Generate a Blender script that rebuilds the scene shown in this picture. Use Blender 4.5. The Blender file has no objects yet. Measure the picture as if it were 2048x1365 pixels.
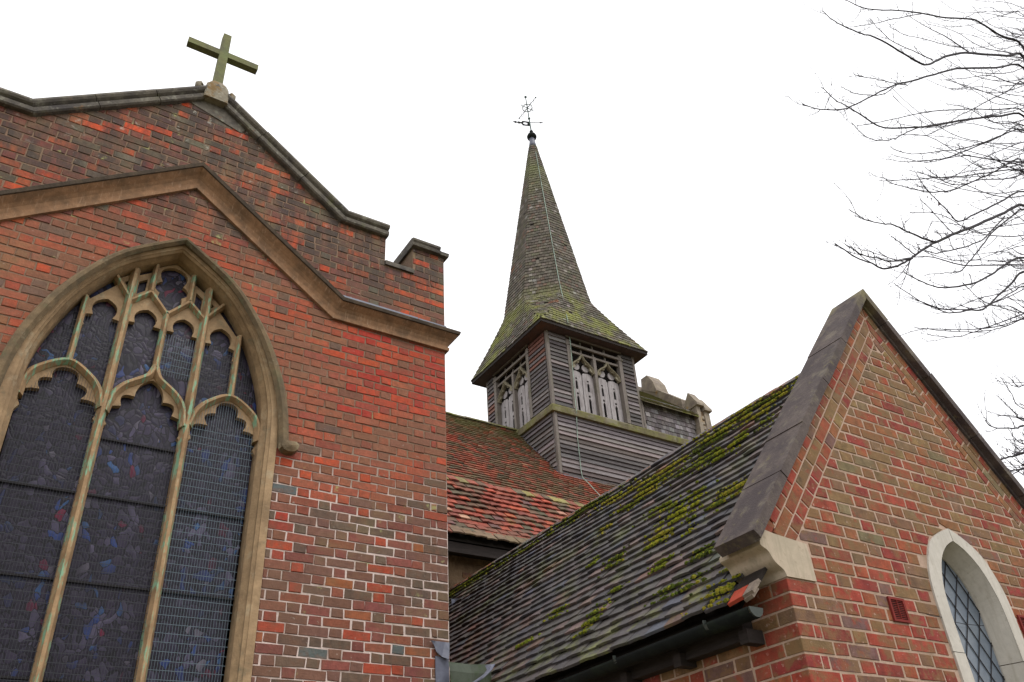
import bpy, bmesh, math, random
from mathutils import Vector, Matrix, noise

# ------------------------------------------------------------------ camera, sky, sun, exposure
S = bpy.context.scene
COL = S.collection
F = 1687.0
CR = Vector((0.84518, -0.53155, -0.05622))
yaw, pit, rol = (math.radians(a) for a in (34.386, 33.780, -3.905))
_f = Vector((math.sin(yaw) * math.cos(pit), math.cos(yaw) * math.cos(pit), math.sin(pit)))
_r = _f.cross(Vector((0, 0, 1))).normalized()
_u = _r.cross(_f)
CR = _r * math.cos(rol) + _u * math.sin(rol)
CU = -_r * math.sin(rol) + _u * math.cos(rol)
CF = _f
cam = bpy.data.cameras.new('camera')
cam.sensor_width = 36.0
cam.sensor_fit = 'HORIZONTAL'
cam.lens = F * 36.0 / 2048.0
cam.clip_start = 0.05
cam.clip_end = 2000
camo = bpy.data.objects.new('camera', cam)
COL.objects.link(camo)
camo.matrix_world = Matrix(((CR.x, CU.x, -CF.x, 0), (CR.y, CU.y, -CF.y, 0), (CR.z, CU.z, -CF.z, 0), (0, 0, 0, 1)))
S.camera = camo

SUN_EL, SUN_AZ = 52.0, 165.0          # azimuth clockwise from +Y
W = bpy.data.worlds.new('World')
S.world = W
W.use_nodes = True
nt = W.node_tree
nt.nodes.clear()
sky = nt.nodes.new('ShaderNodeTexSky')
sky.sky_type = 'NISHITA'
sky.sun_disc = False
sky.sun_elevation = math.radians(SUN_EL)
sky.sun_rotation = math.radians(SUN_AZ)
sky.dust_density = 6
hs = nt.nodes.new('ShaderNodeHueSaturation')
hs.inputs['Saturation'].default_value = 0.12
mx = nt.nodes.new('ShaderNodeMix')
mx.data_type = 'RGBA'
mx.inputs[0].default_value = 0.85
mx.inputs[7].default_value = (15.0, 15.0, 15.3, 1)
bg = nt.nodes.new('ShaderNodeBackground')
bg.inputs['Strength'].default_value = 0.1
wo = nt.nodes.new('ShaderNodeOutputWorld')
nt.links.new(sky.outputs[0], hs.inputs['Color'])
nt.links.new(hs.outputs[0], mx.inputs[6])
nt.links.new(mx.outputs[2], bg.inputs['Color'])
nt.links.new(bg.outputs[0], wo.inputs[0])

sl = bpy.data.lights.new('sun', 'SUN')
sl.energy = 1.1
sl.angle = math.radians(25)
sl.color = (1.0, 0.97, 0.92)
so = bpy.data.objects.new('sun', sl)
COL.objects.link(so)
_az, _el = math.radians(SUN_AZ), math.radians(SUN_EL)
_sd = Vector((math.sin(_az) * math.cos(_el), math.cos(_az) * math.cos(_el), math.sin(_el)))
so.rotation_euler = (-_sd).to_track_quat('-Z', 'Y').to_euler()
so.location = (4, -12, 14)

S.view_settings.view_transform = 'Standard'
S.view_settings.look = 'None'
S.view_settings.exposure = 0.1
S.view_settings.gamma = 1.0
S.view_settings.use_curve_mapping = False
S.render.engine = 'CYCLES'
S.cycles.max_bounces = 5

R = random.Random(11)


def at(px, py, Y):
    d = CR * ((px - 1024) / F) - CU * ((py - 682.5) / F) + CF
    return d * (Y / d.y)


def ray(px, py):
    return CR * ((px - 1024) / F) - CU * ((py - 682.5) / F) + CF


def srgb(r, g, b):
    def f(c):
        c /= 255.0
        return c / 12.92 if c <= 0.04045 else ((c + 0.055) / 1.055) ** 2.4
    return (f(r), f(g), f(b))


# ------------------------------------------------------------------ materials
def mat(name, src, layers=(), vary=0.25, vscale=9.0, stretch=(1, 1, 1), rough=0.9, bump=0.3, bscale=60.0, bdist=0.01,
        metal=0.0, spec=0.3):
    m = bpy.data.materials.new(name)
    m.use_nodes = True
    t = m.node_tree
    N, L = t.nodes, t.links
    b = N['Principled BSDF']
    b.inputs['Roughness'].default_value = rough
    b.inputs['Metallic'].default_value = metal
    b.inputs['Specular IOR Level'].default_value = spec
    geo = N.new('ShaderNodeNewGeometry')
    mp = N.new('ShaderNodeMapping')
    mp.inputs['Scale'].default_value = stretch
    L.new(geo.outputs['Position'], mp.inputs['Vector'])

    def nz(scale, detail=5, vec=None, rgh=0.6):
        n = N.new('ShaderNodeTexNoise')
        n.inputs['Scale'].default_value = scale
        n.inputs['Detail'].default_value = detail
        n.inputs['Roughness'].default_value = rgh
        L.new(vec or mp.outputs[0], n.inputs['Vector'])
        return n.outputs['Fac']

    def mr(sock, a, bb, c, d):
        n = N.new('ShaderNodeMapRange')
        for i, v in zip((1, 2, 3, 4), (a, bb, c, d)):
            n.inputs[i].default_value = v
        L.new(sock, n.inputs[0])
        return n.outputs[0]
    if src == 'obj':
        o = N.new('ShaderNodeObjectInfo')
        col = o.outputs['Color']
    elif src == 'att':
        o = N.new('ShaderNodeAttribute')
        o.attribute_name = 'col'
        col = o.outputs['Color']
    else:
        o = N.new('ShaderNodeRGB')
        o.outputs[0].default_value = (*src, 1)
        col = o.outputs[0]
    mul = N.new('ShaderNodeMix')
    mul.data_type = 'RGBA'
    mul.blend_type = 'MULTIPLY'
    mul.inputs[0].default_value = 1.0
    L.new(col, mul.inputs[6])
    v = mr(nz(vscale), 0.3, 0.7, 1 - vary, 1 + vary)
    cmb = N.new('ShaderNodeCombineColor')
    for i in range(3):
        L.new(v, cmb.inputs[i])
    L.new(cmb.outputs[0], mul.inputs[7])
    col = mul.outputs[2]
    for i, ly in enumerate(layers):
        c, sc, lo, hi, amt = ly[:5]
        vec = None
        if len(ly) > 5:
            m2 = N.new('ShaderNodeMapping')
            m2.inputs['Scale'].default_value = ly[5]
            m2.inputs['Location'].default_value = (3.1 * i, 1.7 * i, 0)
            L.new(geo.outputs['Position'], m2.inputs['Vector'])
            vec = m2.outputs[0]
        else:
            m2 = N.new('ShaderNodeMapping')
            m2.inputs['Location'].default_value = (3.1 * i + 1, 1.7 * i, 0.3 * i)
            L.new(geo.outputs['Position'], m2.inputs['Vector'])
            vec = m2.outputs[0]
        fac = mr(nz(sc, 6, vec, 0.65), lo, hi, 0, amt)
        if len(ly) > 6:                      # a height band (zlo -> zhi) in which the growth lives
            sp = N.new('ShaderNodeSeparateXYZ')
            L.new(geo.outputs['Position'], sp.inputs[0])
            zf = mr(sp.outputs[2], ly[6][0], ly[6][1], 0, 1)
            mm = N.new('ShaderNodeMath')
            mm.operation = 'MULTIPLY'
            L.new(fac, mm.inputs[0])
            L.new(zf, mm.inputs[1])
            fac = mm.outputs[0]
        mi = N.new('ShaderNodeMix')
        mi.data_type = 'RGBA'
        L.new(fac, mi.inputs[0])
        L.new(col, mi.inputs[6])
        mi.inputs[7].default_value = (*c, 1)
        col = mi.outputs[2]
    L.new(col, b.inputs['Base Color'])
    if bump:
        bp = N.new('ShaderNodeBump')
        bp.inputs['Strength'].default_value = bump
        bp.inputs['Distance'].default_value = bdist
        L.new(nz(bscale, 4), bp.inputs['Height'])
        L.new(bp.outputs[0], b.inputs['Normal'])
    return m


LIME = srgb(150, 155, 95)
DARKST = srgb(62, 56, 50)
LY_A = [(srgb(118, 82, 64), 14.0, 0.48, 0.64, 0.5), (srgb(112, 84, 66), 1.5, 0.48, 0.70, 0.5), (srgb(104, 100, 78), 2.0, 0.46, 0.66, 0.7, (1, 1, 1), (4.6, 5.6)),
        (srgb(70, 62, 58), 2.6, 0.42, 0.58, 0.8, (2.4, 1, 0.55), (4.7, 5.3)), (srgb(176, 172, 160), 11.0, 0.62, 0.68, 0.7, (1, 1, 1), (5.2, 6.3)), (srgb(128, 112, 78), 1.7, 0.56, 0.72, 0.5),
        (srgb(160, 160, 105), 5.0, 0.655, 0.72, 0.8), (srgb(178, 172, 160), 26.0, 0.66, 0.72, 0.5)]
BRA_O = mat('brick_old', 'obj', LY_A, 0.22, 22, bump=0.5, bscale=70)
BRA_A = mat('brick_old_mass', 'att', LY_A, 0.22, 22, bump=0.5, bscale=70)
MORT_A = mat('mortar_old', srgb(128, 104, 86), [(srgb(210, 192, 184), 3.0, 0.28, 0.50, 1.0, (1, 1, 1), (3.35, 2.75)),
                                                (srgb(120, 112, 84), 4.0, 0.52, 0.7, 0.6), (srgb(165, 165, 110), 6.0, 0.63, 0.7, 0.7)],
             0.18, 30, bump=0.6, bscale=120)
LY_B = [(srgb(122, 92, 62), 9.0, 0.49, 0.58, 0.75), (srgb(146, 60, 44), 8.0, 0.56, 0.64, 0.6), (srgb(112, 92, 66), 4.0, 0.50, 0.72, 0.5), (srgb(196, 166, 152), 30.0, 0.61, 0.70, 0.65), (srgb(84, 62, 52), 40.0, 0.58, 0.72, 0.5),
        (srgb(104, 98, 66), 3.2, 0.56, 0.76, 0.35)]
BRB_O = mat('brick_vestry', 'obj', LY_B, 0.3, 16, bump=0.4, bscale=90)
BRB_A = mat('brick_vestry_mass', 'att', LY_B, 0.3, 16, bump=0.4, bscale=90)
MORT_B = mat('mortar_vestry', srgb(176, 150, 132), [(srgb(140, 118, 98), 4.0, 0.46, 0.66, 0.75), (srgb(196, 176, 160), 9.0, 0.55, 0.7, 0.6)], 0.12, 40, bump=0.5, bscale=130)
STONE = mat('limestone', srgb(160, 134, 103), [(srgb(112, 92, 70), 4.0, 0.45, 0.7, 0.75), (srgb(180, 168, 142), 7.0, 0.56, 0.72, 0.6),
                                              (srgb(96, 100, 84), 9.0, 0.58, 0.72, 0.5)], 0.2, 16, bump=0.4, bscale=50)
STONE_G = mat('limestone_verdigris', srgb(164, 135, 102), [(srgb(116, 92, 68), 4.0, 0.45, 0.7, 0.7), (srgb(196, 180, 150), 11.0, 0.58, 0.7, 0.6, (3, 1, .5)),
                                                (srgb(126, 172, 142), 7.0, 0.52, 0.60, 0.85, (5.0, 1, 0.9))], 0.18, 18, bump=0.3, bscale=60)
STONE_L = mat('stringcourse_stone', srgb(146, 112, 84), [(srgb(104, 84, 66), 5.0, 0.45, 0.66, 0.8), (srgb(186, 156, 130), 16.0, 0.56, 0.72, 0.6, (4, 1, .5)),
                                                (srgb(70, 62, 52), 3.0, 0.55, 0.75, 0.6)], 0.2, 18, bump=0.3, bscale=60)
HOOD = mat('weathered_hood', srgb(118, 100, 76), [(srgb(84, 76, 62), 4.0, 0.44, 0.64, 0.8), (srgb(160, 148, 122), 9.0, 0.58, 0.7, 0.6), (srgb(98, 104, 76), 6.0, 0.55, 0.7, 0.6)], 0.25, 16, bump=0.5, bscale=55)
LIP = mat('dark_lip', srgb(74, 64, 54), [(srgb(104, 88, 70), 6.0, 0.48, 0.68, 0.7), (srgb(50, 46, 42), 3.0, 0.5, 0.7, 0.7)], 0.25, 18, bump=0.5, bscale=60)
COPE = mat('coping_stone_grey', srgb(106, 100, 90), [(srgb(62, 58, 60), 3.0, 0.42, 0.62, 0.8), (srgb(150, 148, 134), 14.0, 0.56, 0.70, 0.7),
                                         (srgb(104, 104, 70), 6.0, 0.56, 0.72, 0.6), (srgb(150, 105, 60), 8.0, 0.66, 0.74, 0.6)], 0.25, 20, bump=0.6, bscale=60)
CROSS = mat('cross_stone', srgb(112, 112, 78), [(srgb(88, 84, 76), 6.0, 0.45, 0.66, 0.7), (srgb(116, 132, 84), 5.0, 0.5, 0.7, 0.6)], 0.15, 18, bump=0.4)
PED = mat('pedestal_stone', srgb(132, 124, 108), [(srgb(120, 92, 48), 7.0, 0.52, 0.62, 0.8), (srgb(172, 168, 156), 22.0, 0.58, 0.7, 0.7)], 0.2, 20, bump=0.5)
BCOPE = mat('vestry_coping', srgb(90, 80, 76), [(srgb(62, 54, 56), 3.0, 0.42, 0.60, 0.8), (srgb(122, 114, 98), 7.0, 0.54, 0.68, 0.6), (srgb(112, 104, 76), 11.0, 0.60, 0.70, 0.6), (srgb(124, 116, 84), 3.0, 0.5, 0.66, 0.8, (1, 1, 1), (2.9, 3.6)),
                                      (srgb(150, 146, 138), 40.0, 0.66, 0.74, 0.5)], 0.2, 26, bump=0.5, bscale=80)
BKNEE = mat('vestry_stone', srgb(184, 168, 148), [(srgb(140, 126, 104), 22.0, 0.60, 0.70, 0.7), (srgb(138, 128, 108), 6.0, 0.5, 0.68, 0.5, (5, 5, .7)), (srgb(160, 150, 130), 4.0, 0.46, 0.68, 0.6), (srgb(116, 112, 84), 5.0, 0.62, 0.80, 0.4)], 0.08, 24, bump=0.3, bscale=140, bdist=0.004)
BWIN = mat('window_stone_pale', srgb(190, 184, 174), [(srgb(150, 140, 124), 26.0, 0.62, 0.70, 0.7), (srgb(156, 148, 132), 5.0, 0.5, 0.70, 0.5, (6, 6, .6)), (srgb(172, 166, 156), 3.0, 0.48, 0.7, 0.6), (srgb(136, 134, 116), 4.0, 0.64, 0.80, 0.35)], 0.06, 30, bump=0.25, bscale=140, bdist=0.004)
LYT_B = [(srgb(62, 60, 63), 2.4, 0.46, 0.68, 0.6), (srgb(92, 98, 56), 2.6, 0.54, 0.70, 0.7), (srgb(122, 128, 62), 4.0, 0.52, 0.66, 0.75, (1, 1, 1), (1.75, 1.3)), (srgb(150, 150, 140), 60, 0.68, 0.76, 0.5)]
TIB_O = mat('roof_tile_dark', 'obj', LYT_B, 0.25, 18, rough=0.75, bump=0.5, bscale=70, spec=0.4)
TIB_A = mat('roof_tile_dark_mass', 'att', LYT_B, 0.25, 18, rough=0.75, bump=0.5, bscale=70, spec=0.4)
LYT_D = [(srgb(92, 78, 62), 2.0, 0.47, 0.68, 0.7), (srgb(128, 120, 72), 3.6, 0.60, 0.72, 0.7), (srgb(196, 160, 136), 12, 0.66, 0.74, 0.6)]
TID_O = mat('roof_tile_red', 'obj', LYT_D, 0.25, 14, bump=0.5, bscale=60)
TID_A = mat('roof_tile_red_mass', 'att', LYT_D, 0.25, 14, bump=0.5, bscale=60)
LYT_N = [(srgb(96, 78, 60), 0.9, 0.48, 0.66, 0.6), (srgb(92, 92, 50), 1.4, 0.36, 0.58, 0.9, (1, 1, 1), (10.6, 11.9)), (srgb(100, 92, 60), 2.4, 0.55, 0.7, 0.6)]
TIN_A = mat('nave_tile_mass', 'att', LYT_N, 0.25, 9, bump=0.3, bscale=40)
SLABD = mat('roof_underlay', srgb(40, 34, 30), (), 0.2, 5)
LYS = [(srgb(96, 93, 70), 0.9, 0.56, 0.76, 0.4), (srgb(128, 132, 58), 0.9, 0.47, 0.60, 0.8, (1, 1, 1), (17.2, 16.0)), (srgb(124, 76, 48), 1.3, 0.63, 0.70, 0.8),
       (srgb(118, 124, 78), 1.2, 0.42, 0.6, 0.7, (1, 1, 1), (21.5, 24.5)), (srgb(150, 142, 136), 4.0, 0.60, 0.74, 0.5)]
SHING = mat('oak_shingle', 'att', LYS, 0.22, 8, bump=0.3, bscale=40, stretch=(3, 3, .6))
LYW = [(srgb(142, 134, 130), 3.0, 0.54, 0.74, 0.6, (1, 1, 14)), (srgb(58, 50, 52), 2.0, 0.48, 0.70, 0.6, (1, 1, 9))]
WOOD = mat('weathered_board', 'obj', LYW, 0.28, 5, stretch=(1.2, 1.2, 40), bump=0.4, bscale=6, rough=0.8)
POST = mat('weathered_post', srgb(116, 108, 102), [(srgb(86, 84, 62), 1.8, 0.5, 0.7, 0.7), (srgb(150, 142, 136), 3.0, 0.56, 0.74, 0.5, (14, 14, 1))], 0.25, 5, stretch=(30, 30, 1), bump=0.3, bscale=5)
LEDGE = mat('mossy_ledge', srgb(106, 98, 76), [(srgb(112, 114, 48), 1.6, 0.44, 0.62, 0.8), (srgb(134, 128, 112), 3.0, 0.54, 0.66, 0.7), (srgb(76, 74, 46), 5.0, 0.52, 0.66, 0.7)], 0.2, 7, bump=0.5, bscale=20)
SHUT = mat('pale_shutter', srgb(158, 152, 152), [(srgb(112, 104, 104), 2.5, 0.46, 0.66, 0.7, (6, 6, 1)), (srgb(196, 190, 188), 5.0, 0.58, 0.72, 0.5, (6, 6, 1))], 0.15, 6, stretch=(20, 20, 1), bump=0.2, bscale=8)
DARKW = mat('dark_timber', srgb(46, 40, 38), (), 0.3, 6, stretch=(1, 1, 12))
SOFF = mat('soffit_timber', srgb(80, 66, 66), [(srgb(110, 74, 56), 1.4, 0.52, 0.7, 0.5)], 0.25, 6)
TRAC = mat('belfry_tracery', srgb(120, 112, 92), [(srgb(150, 146, 130), 5.0, 0.5, 0.7, 0.6)], 0.2, 9)
WSH = mat('wall_shingle', 'att', [(srgb(168, 164, 166), 3.0, 0.60, 0.72, 0.6, (8, 8, 1)), (srgb(70, 62, 62), 1.5, 0.5, 0.7, 0.6)], 0.2, 8, stretch=(6, 6, 1))
WSTONE = mat('nave_gable_stone', srgb(142, 131, 116), [(srgb(108, 96, 90), 2.0, 0.46, 0.66, 0.7), (srgb(164, 128, 62), 2.2, 0.60, 0.68, 0.7), (srgb(184, 176, 160), 6, 0.58, 0.72, 0.5)], 0.18, 8, bump=0.4, bscale=20)
RUBB = mat('rubble_wall', srgb(118, 98, 76), [(srgb(84, 68, 54), 3.0, 0.46, 0.66, 0.7), (srgb(150, 130, 104), 5.0, 0.58, 0.72, 0.6)], 0.25, 10, bump=0.7, bscale=18, bdist=0.03)
LEAD = mat('sheet_lead', srgb(98, 101, 116), [(srgb(70, 73, 84), 5.0, 0.46, 0.68, 0.6), (srgb(176, 182, 196), 8.0, 0.62, 0.76, 0.5)], 0.15, 14, rough=0.5, bump=0.2, bscale=20, spec=0.5)
LEADG = mat('sheet_lead_algae', srgb(84, 92, 80), [(srgb(60, 84, 34), 4.0, 0.46, 0.60, 0.9), (srgb(120, 124, 120), 6.0, 0.58, 0.74, 0.6)], 0.2, 14, rough=0.6, bump=0.3, bscale=20)
IRON = mat('black_cast_iron', srgb(22, 25, 24), [(srgb(40, 48, 34), 4.0, 0.52, 0.7, 0.7)], 0.2, 12, rough=0.85, bump=0.3, spec=0.15)
GREYM = mat('grey_metal', srgb(62, 68, 64), (), 0.15, 12, rough=0.5)
COPP = mat('verdigris_metal', srgb(62, 86, 78), [(srgb(34, 36, 40), 4, 0.5, 0.6, 0.7)], 0.2, 8, rough=0.6)
CABLE = mat('copper_cable', srgb(146, 164, 150), [(srgb(90, 100, 92), 3, 0.5, 0.6, 0.7)], 0.15, 6, rough=0.6)
TERRA = mat('red_terracotta', srgb(118, 42, 36), [(srgb(84, 34, 30), 12, 0.5, 0.7, 0.5)], 0.12, 30, bump=0.2)
REDT = mat('new_red_tile', srgb(176, 74, 54), (), 0.12, 30, bump=0.2)
BUFT = mat('grey_bedding_tile', srgb(140, 126, 114), [(srgb(90, 82, 74), 14, 0.45, 0.65, 0.7)], 0.15, 30, bump=0.5)
RIDGE = mat('ridge_tile', srgb(140, 84, 58), [(srgb(112, 104, 92), 5.0, 0.42, 0.60, 0.9), (srgb(90, 94, 48), 5.0, 0.56, 0.66, 0.9)], 0.2, 14, bump=0.5)
MOSS = mat('moss', 'att', (), 0.35, 60, bump=0.8, bscale=160, rough=1.0, spec=0.1)
BARK = mat('bark', srgb(50, 45, 50), [(srgb(80, 84, 70), 9.0, 0.52, 0.7, 0.6)], 0.25, 20, bump=0.4, bscale=80)
TWIG = mat('twig_bark', srgb(48, 40, 50), (), 0.2, 20, bump=0)
LEAFM = mat('dry_leaf', srgb(74, 58, 60), (), 0.25, 40, bump=0)
WIRE = mat('wire_guard_metal', srgb(52, 54, 60), (), 0.1, 30, rough=0.45, bump=0)
WIREL = mat('wire_guard_bright', srgb(96, 112, 122), (), 0.1, 30, rough=0.4, bump=0)
BARM = mat('saddle_bar_metal', srgb(44, 42, 44), (), 0.2, 20, bump=0)
GRASS = mat('grass_ground', srgb(92, 92, 62), [(srgb(104, 90, 70), 0.7, 0.42, 0.6, 0.8)], 0.25, 6)


def stained_glass():
    m = bpy.data.materials.new('stained_glass')
    m.use_nodes = True
    t = m.node_tree
    N, L = t.nodes, t.links
    b = N['Principled BSDF']
    geo = N.new('ShaderNodeNewGeometry')
    mp = N.new('ShaderNodeMapping')
    mp.inputs['Scale'].default_value = (1, 0, 0.72)
    L.new(geo.outputs['Position'], mp.inputs['Vector'])
    nz = N.new('ShaderNodeTexNoise')
    nz.inputs['Scale'].default_value = 5
    nz.inputs['Detail'].default_value = 2
    L.new(mp.outputs[0], nz.inputs['Vector'])
    add = N.new('ShaderNodeMix')
    add.data_type = 'RGBA'
    add.blend_type = 'LINEAR_LIGHT'
    add.inputs[0].default_value = 0.12
    L.new(mp.outputs[0], add.inputs[6])
    L.new(nz.outputs['Color'], add.inputs[7])
    vo = N.new('ShaderNodeTexVoronoi')
    vo.inputs['Scale'].default_value = 21
    L.new(add.outputs[2], vo.inputs['Vector'])
    ve = N.new('ShaderNodeTexVoronoi')
    ve.feature = 'DISTANCE_TO_EDGE'
    ve.inputs['Scale'].default_value = 21
    L.new(add.outputs[2], ve.inputs['Vector'])
    sp = N.new('ShaderNodeSeparateColor')
    L.new(vo.outputs['Color'], sp.inputs[0])
    cr = N.new('ShaderNodeValToRGB')
    cr.color_ramp.interpolation = 'CONSTANT'
    pal = [(0.0, srgb(36, 30, 46)), (0.30, srgb(52, 45, 64)), (0.50, srgb(30, 28, 38)), (0.62, srgb(74, 68, 90)), (0.72, srgb(44, 40, 58)),
           (0.80, srgb(44, 60, 112)), (0.87, srgb(84, 78, 100)), (0.91, srgb(98, 26, 52)), (0.94, srgb(50, 80, 124)), (0.98, srgb(104, 98, 112))]
    el = cr.color_ramp.elements
    el[0].position, el[0].color = pal[0][0], (*pal[0][1], 1)
    el[1].position, el[1].color = pal[1][0], (*pal[1][1], 1)
    for p, c in pal[2:]:
        e = el.new(p)
        e.color = (*c, 1)
    L.new(sp.outputs[0], cr.inputs[0])
    # large areas go dark, figures stay lighter
    n2 = N.new('ShaderNodeTexNoise')
    n2.inputs['Scale'].default_value = 3.2
    n2.inputs['Detail'].default_value = 3
    L.new(mp.outputs[0], n2.inputs['Vector'])
    r2 = N.new('ShaderNodeMapRange')
    for i, v in zip((1, 2, 3, 4), (0.44, 0.62, 0.85, 0.0)):
        r2.inputs[i].default_value = v
    L.new(n2.outputs['Fac'], r2.inputs[0])
    mi0 = N.new('ShaderNodeMix')
    mi0.data_type = 'RGBA'
    L.new(r2.outputs[0], mi0.inputs[0])
    L.new(cr.outputs[0], mi0.inputs[6])
    mi0.inputs[7].default_value = (*srgb(38, 33, 46), 1)
    r3 = N.new('ShaderNodeMapRange')
    for i, v in zip((1, 2, 3, 4), (0.02, 0.07, 1.0, 0.0)):
        r3.inputs[i].default_value = v
    L.new(ve.outputs['Distance'], r3.inputs[0])
    mi = N.new('ShaderNodeMix')
    mi.data_type = 'RGBA'
    L.new(r3.outputs[0], mi.inputs[0])
    L.new(mi0.outputs[2], mi.inputs[6])
    mi.inputs[7].default_value = (*srgb(20, 18, 24), 1)
    L.new(mi.outputs[2], b.inputs['Base Color'])
    b.inputs['Roughness'].default_value = 0.4
    b.inputs['Specular IOR Level'].default_value = 0.22
    bp = N.new('ShaderNodeBump')
    bp.inputs['Strength'].default_value = 0.5
    bp.inputs['Distance'].default_value = 0.01
    L.new(ve.outputs['Distance'], bp.inputs['Height'])
    L.new(bp.outputs[0], b.inputs['Normal'])
    return m


GLASS_A = stained_glass()
GLASS_B = mat('grey_window_glass', srgb(96, 106, 118), [(srgb(120, 128, 136), 3.0, 0.45, 0.65, 0.6)], 0.15, 14, rough=0.3, bump=0.25, bscale=18, spec=0.5)


# ------------------------------------------------------------------ helpers
def link(o):
    COL.objects.link(o)
    return o


BASE = {}


def thing(name, label, cat, loc=(0, 0, 0), group=None):
    o = bpy.data.objects.new(name, None)
    o.empty_display_size = 0.2
    o.location = loc
    o['label'] = label
    o['category'] = cat
    if group:
        o['group'] = group
    link(o)
    BASE[o] = Vector(loc)
    return o


def adopt(o, parent):
    if parent is not None:
        o.parent = parent
        if parent in BASE:
            o.matrix_parent_inverse = Matrix.Translation(-BASE[parent])
    return o


class MB:
    """collects polygons of ONE part"""

    def __init__(s):
        s.v, s.f, s.c = [], [], []
        s.smooth = False

    def face(s, pts, col=(1, 1, 1)):
        i = len(s.v)
        s.v.extend(tuple(p) for p in pts)
        s.f.append(tuple(range(i, i + len(pts))))
        s.c.append(col)

    def mesh(s, vs, fs, col=(1, 1, 1)):
        i = len(s.v)
        s.v.extend(tuple(p) for p in vs)
        for f in fs:
            s.f.append(tuple(i + k for k in f))
            s.c.append(col)

    def box(s, x0, x1, y0, y1, z0, z1, col=(1, 1, 1)):
        v = [(x, y, z) for z in (z0, z1) for y in (y0, y1) for x in (x0, x1)]
        s.mesh(v, [(0, 2, 3, 1), (4, 5, 7, 6), (0, 1, 5, 4), (2, 6, 7, 3), (0, 4, 6, 2), (1, 3, 7, 5)], col)

    def bar(s, p, q, w, h=None, up=Vector((0, 0, 1)), col=(1, 1, 1)):
        p, q = Vector(p), Vector(q)
        d = (q - p).normalized()
        if abs(d.dot(up)) > 0.95:
            up = Vector((0, 1, 0))
        a = d.cross(up).normalized()
        b = a.cross(d)
        h = h or w
        v = []
        for e in (p, q):
            v += [e - a * w / 2 - b * h / 2, e + a * w / 2 - b * h / 2, e + a * w / 2 + b * h / 2, e - a * w / 2 + b * h / 2]
        s.mesh(v, [(3, 2, 1, 0), (4, 5, 6, 7), (0, 1, 5, 4), (1, 2, 6, 5), (2, 3, 7, 6), (3, 0, 4, 7)], col)

    def tube(s, pts, rad, n=6, col=(1, 1, 1), cap=True):
        pts = [Vector(p) for p in pts]
        if not isinstance(rad, (list, tuple)):
            rad = [rad] * len(pts)
        base = len(s.v)
        a = None
        for i, p in enumerate(pts):
            d = (pts[min(i + 1, len(pts) - 1)] - pts[max(i - 1, 0)])
            d = d.normalized() if d.length > 1e-9 else Vector((0, 0, 1))
            if a is None:
                a = d.orthogonal().normalized()
            else:
                a = (a - d * a.dot(d))
                a = a.normalized() if a.length > 1e-6 else d.orthogonal().normalized()
            b = d.cross(a)
            for k in range(n):
                t = 2 * math.pi * k / n
                s.v.append(tuple(p + (a * math.cos(t) + b * math.sin(t)) * rad[i]))
        for i in range(len(pts) - 1):
            for k in range(n):
                k2 = (k + 1) % n
                s.f.append((base + i * n + k, base + i * n + k2, base + (i + 1) * n + k2, base + (i + 1) * n + k))
                s.c.append(col)
        if cap:
            s.f.append(tuple(base + k for k in reversed(range(n))))
            s.c.append(col)
            e = base + (len(pts) - 1) * n
            s.f.append(tuple(e + k for k in range(n)))
            s.c.append(col)

    def data(s, name, m):
        me = bpy.data.meshes.new(name)
        me.from_pydata(s.v, [], s.f)
        if any(c != (1, 1, 1) for c in s.c):
            at_ = me.color_attributes.new('col', 'FLOAT_COLOR', 'CORNER')
            buf = []
            for f, c in zip(s.f, s.c):
                buf.extend((c[0], c[1], c[2], 1.0) * len(f))
            at_.data.foreach_set('color', buf)
        me.materials.append(m)
        if s.smooth:
            me.polygons.foreach_set('use_smooth', [True] * len(me.polygons))
        me.update()
        return me

    def build(s, name, m, parent=None, stuff=False, label=None):
        o = link(bpy.data.objects.new(name, s.data(name, m)))
        adopt(o, parent)
        if stuff:
            o['kind'] = 'stuff'
        if label:
            o['label'] = label
        return o


class Frame:
    """a plane with axes: a along U, b along W, height h along N"""

    def __init__(s, O, U, Wv, N):
        s.O, s.U, s.W, s.N = (Vector(x) for x in (O, U, Wv, N))

    def P(s, a, b, h=0.0):
        return s.O + s.U * a + s.W * b + s.N * h

    def mat(s, a, b, h=0.0, rot=0.0):
        u = s.U * math.cos(rot) + s.W * math.sin(rot)
        w = -s.U * math.sin(rot) + s.W * math.cos(rot)
        p = s.P(a, b, h)
        return Matrix(((u.x, w.x, s.N.x, p.x), (u.y, w.y, s.N.y, p.y), (u.z, w.z, s.N.z, p.z), (0, 0, 0, 1)))

    def inv(s, p):
        d = Vector(p) - s.O
        return d.dot(s.U), d.dot(s.W), d.dot(s.N)


def clip(poly, nx, nz_, d):
    """keep the part of a 2D polygon with nx*x+nz*z <= d"""
    out = []
    for i, p in enumerate(poly):
        q = poly[(i + 1) % len(poly)]
        fp, fq = nx * p[0] + nz_ * p[1] - d, nx * q[0] + nz_ * q[1] - d
        if fp <= 0:
            out.append(p)
        if (fp < 0 < fq) or (fq < 0 < fp):
            t = fp / (fp - fq)
            out.append((p[0] + (q[0] - p[0]) * t, p[1] + (q[1] - p[1]) * t))
    return out


def area(poly):
    return 0.5 * sum(p[0] * q[1] - q[0] * p[1] for p, q in zip(poly, poly[1:] + poly[:1]))


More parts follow.
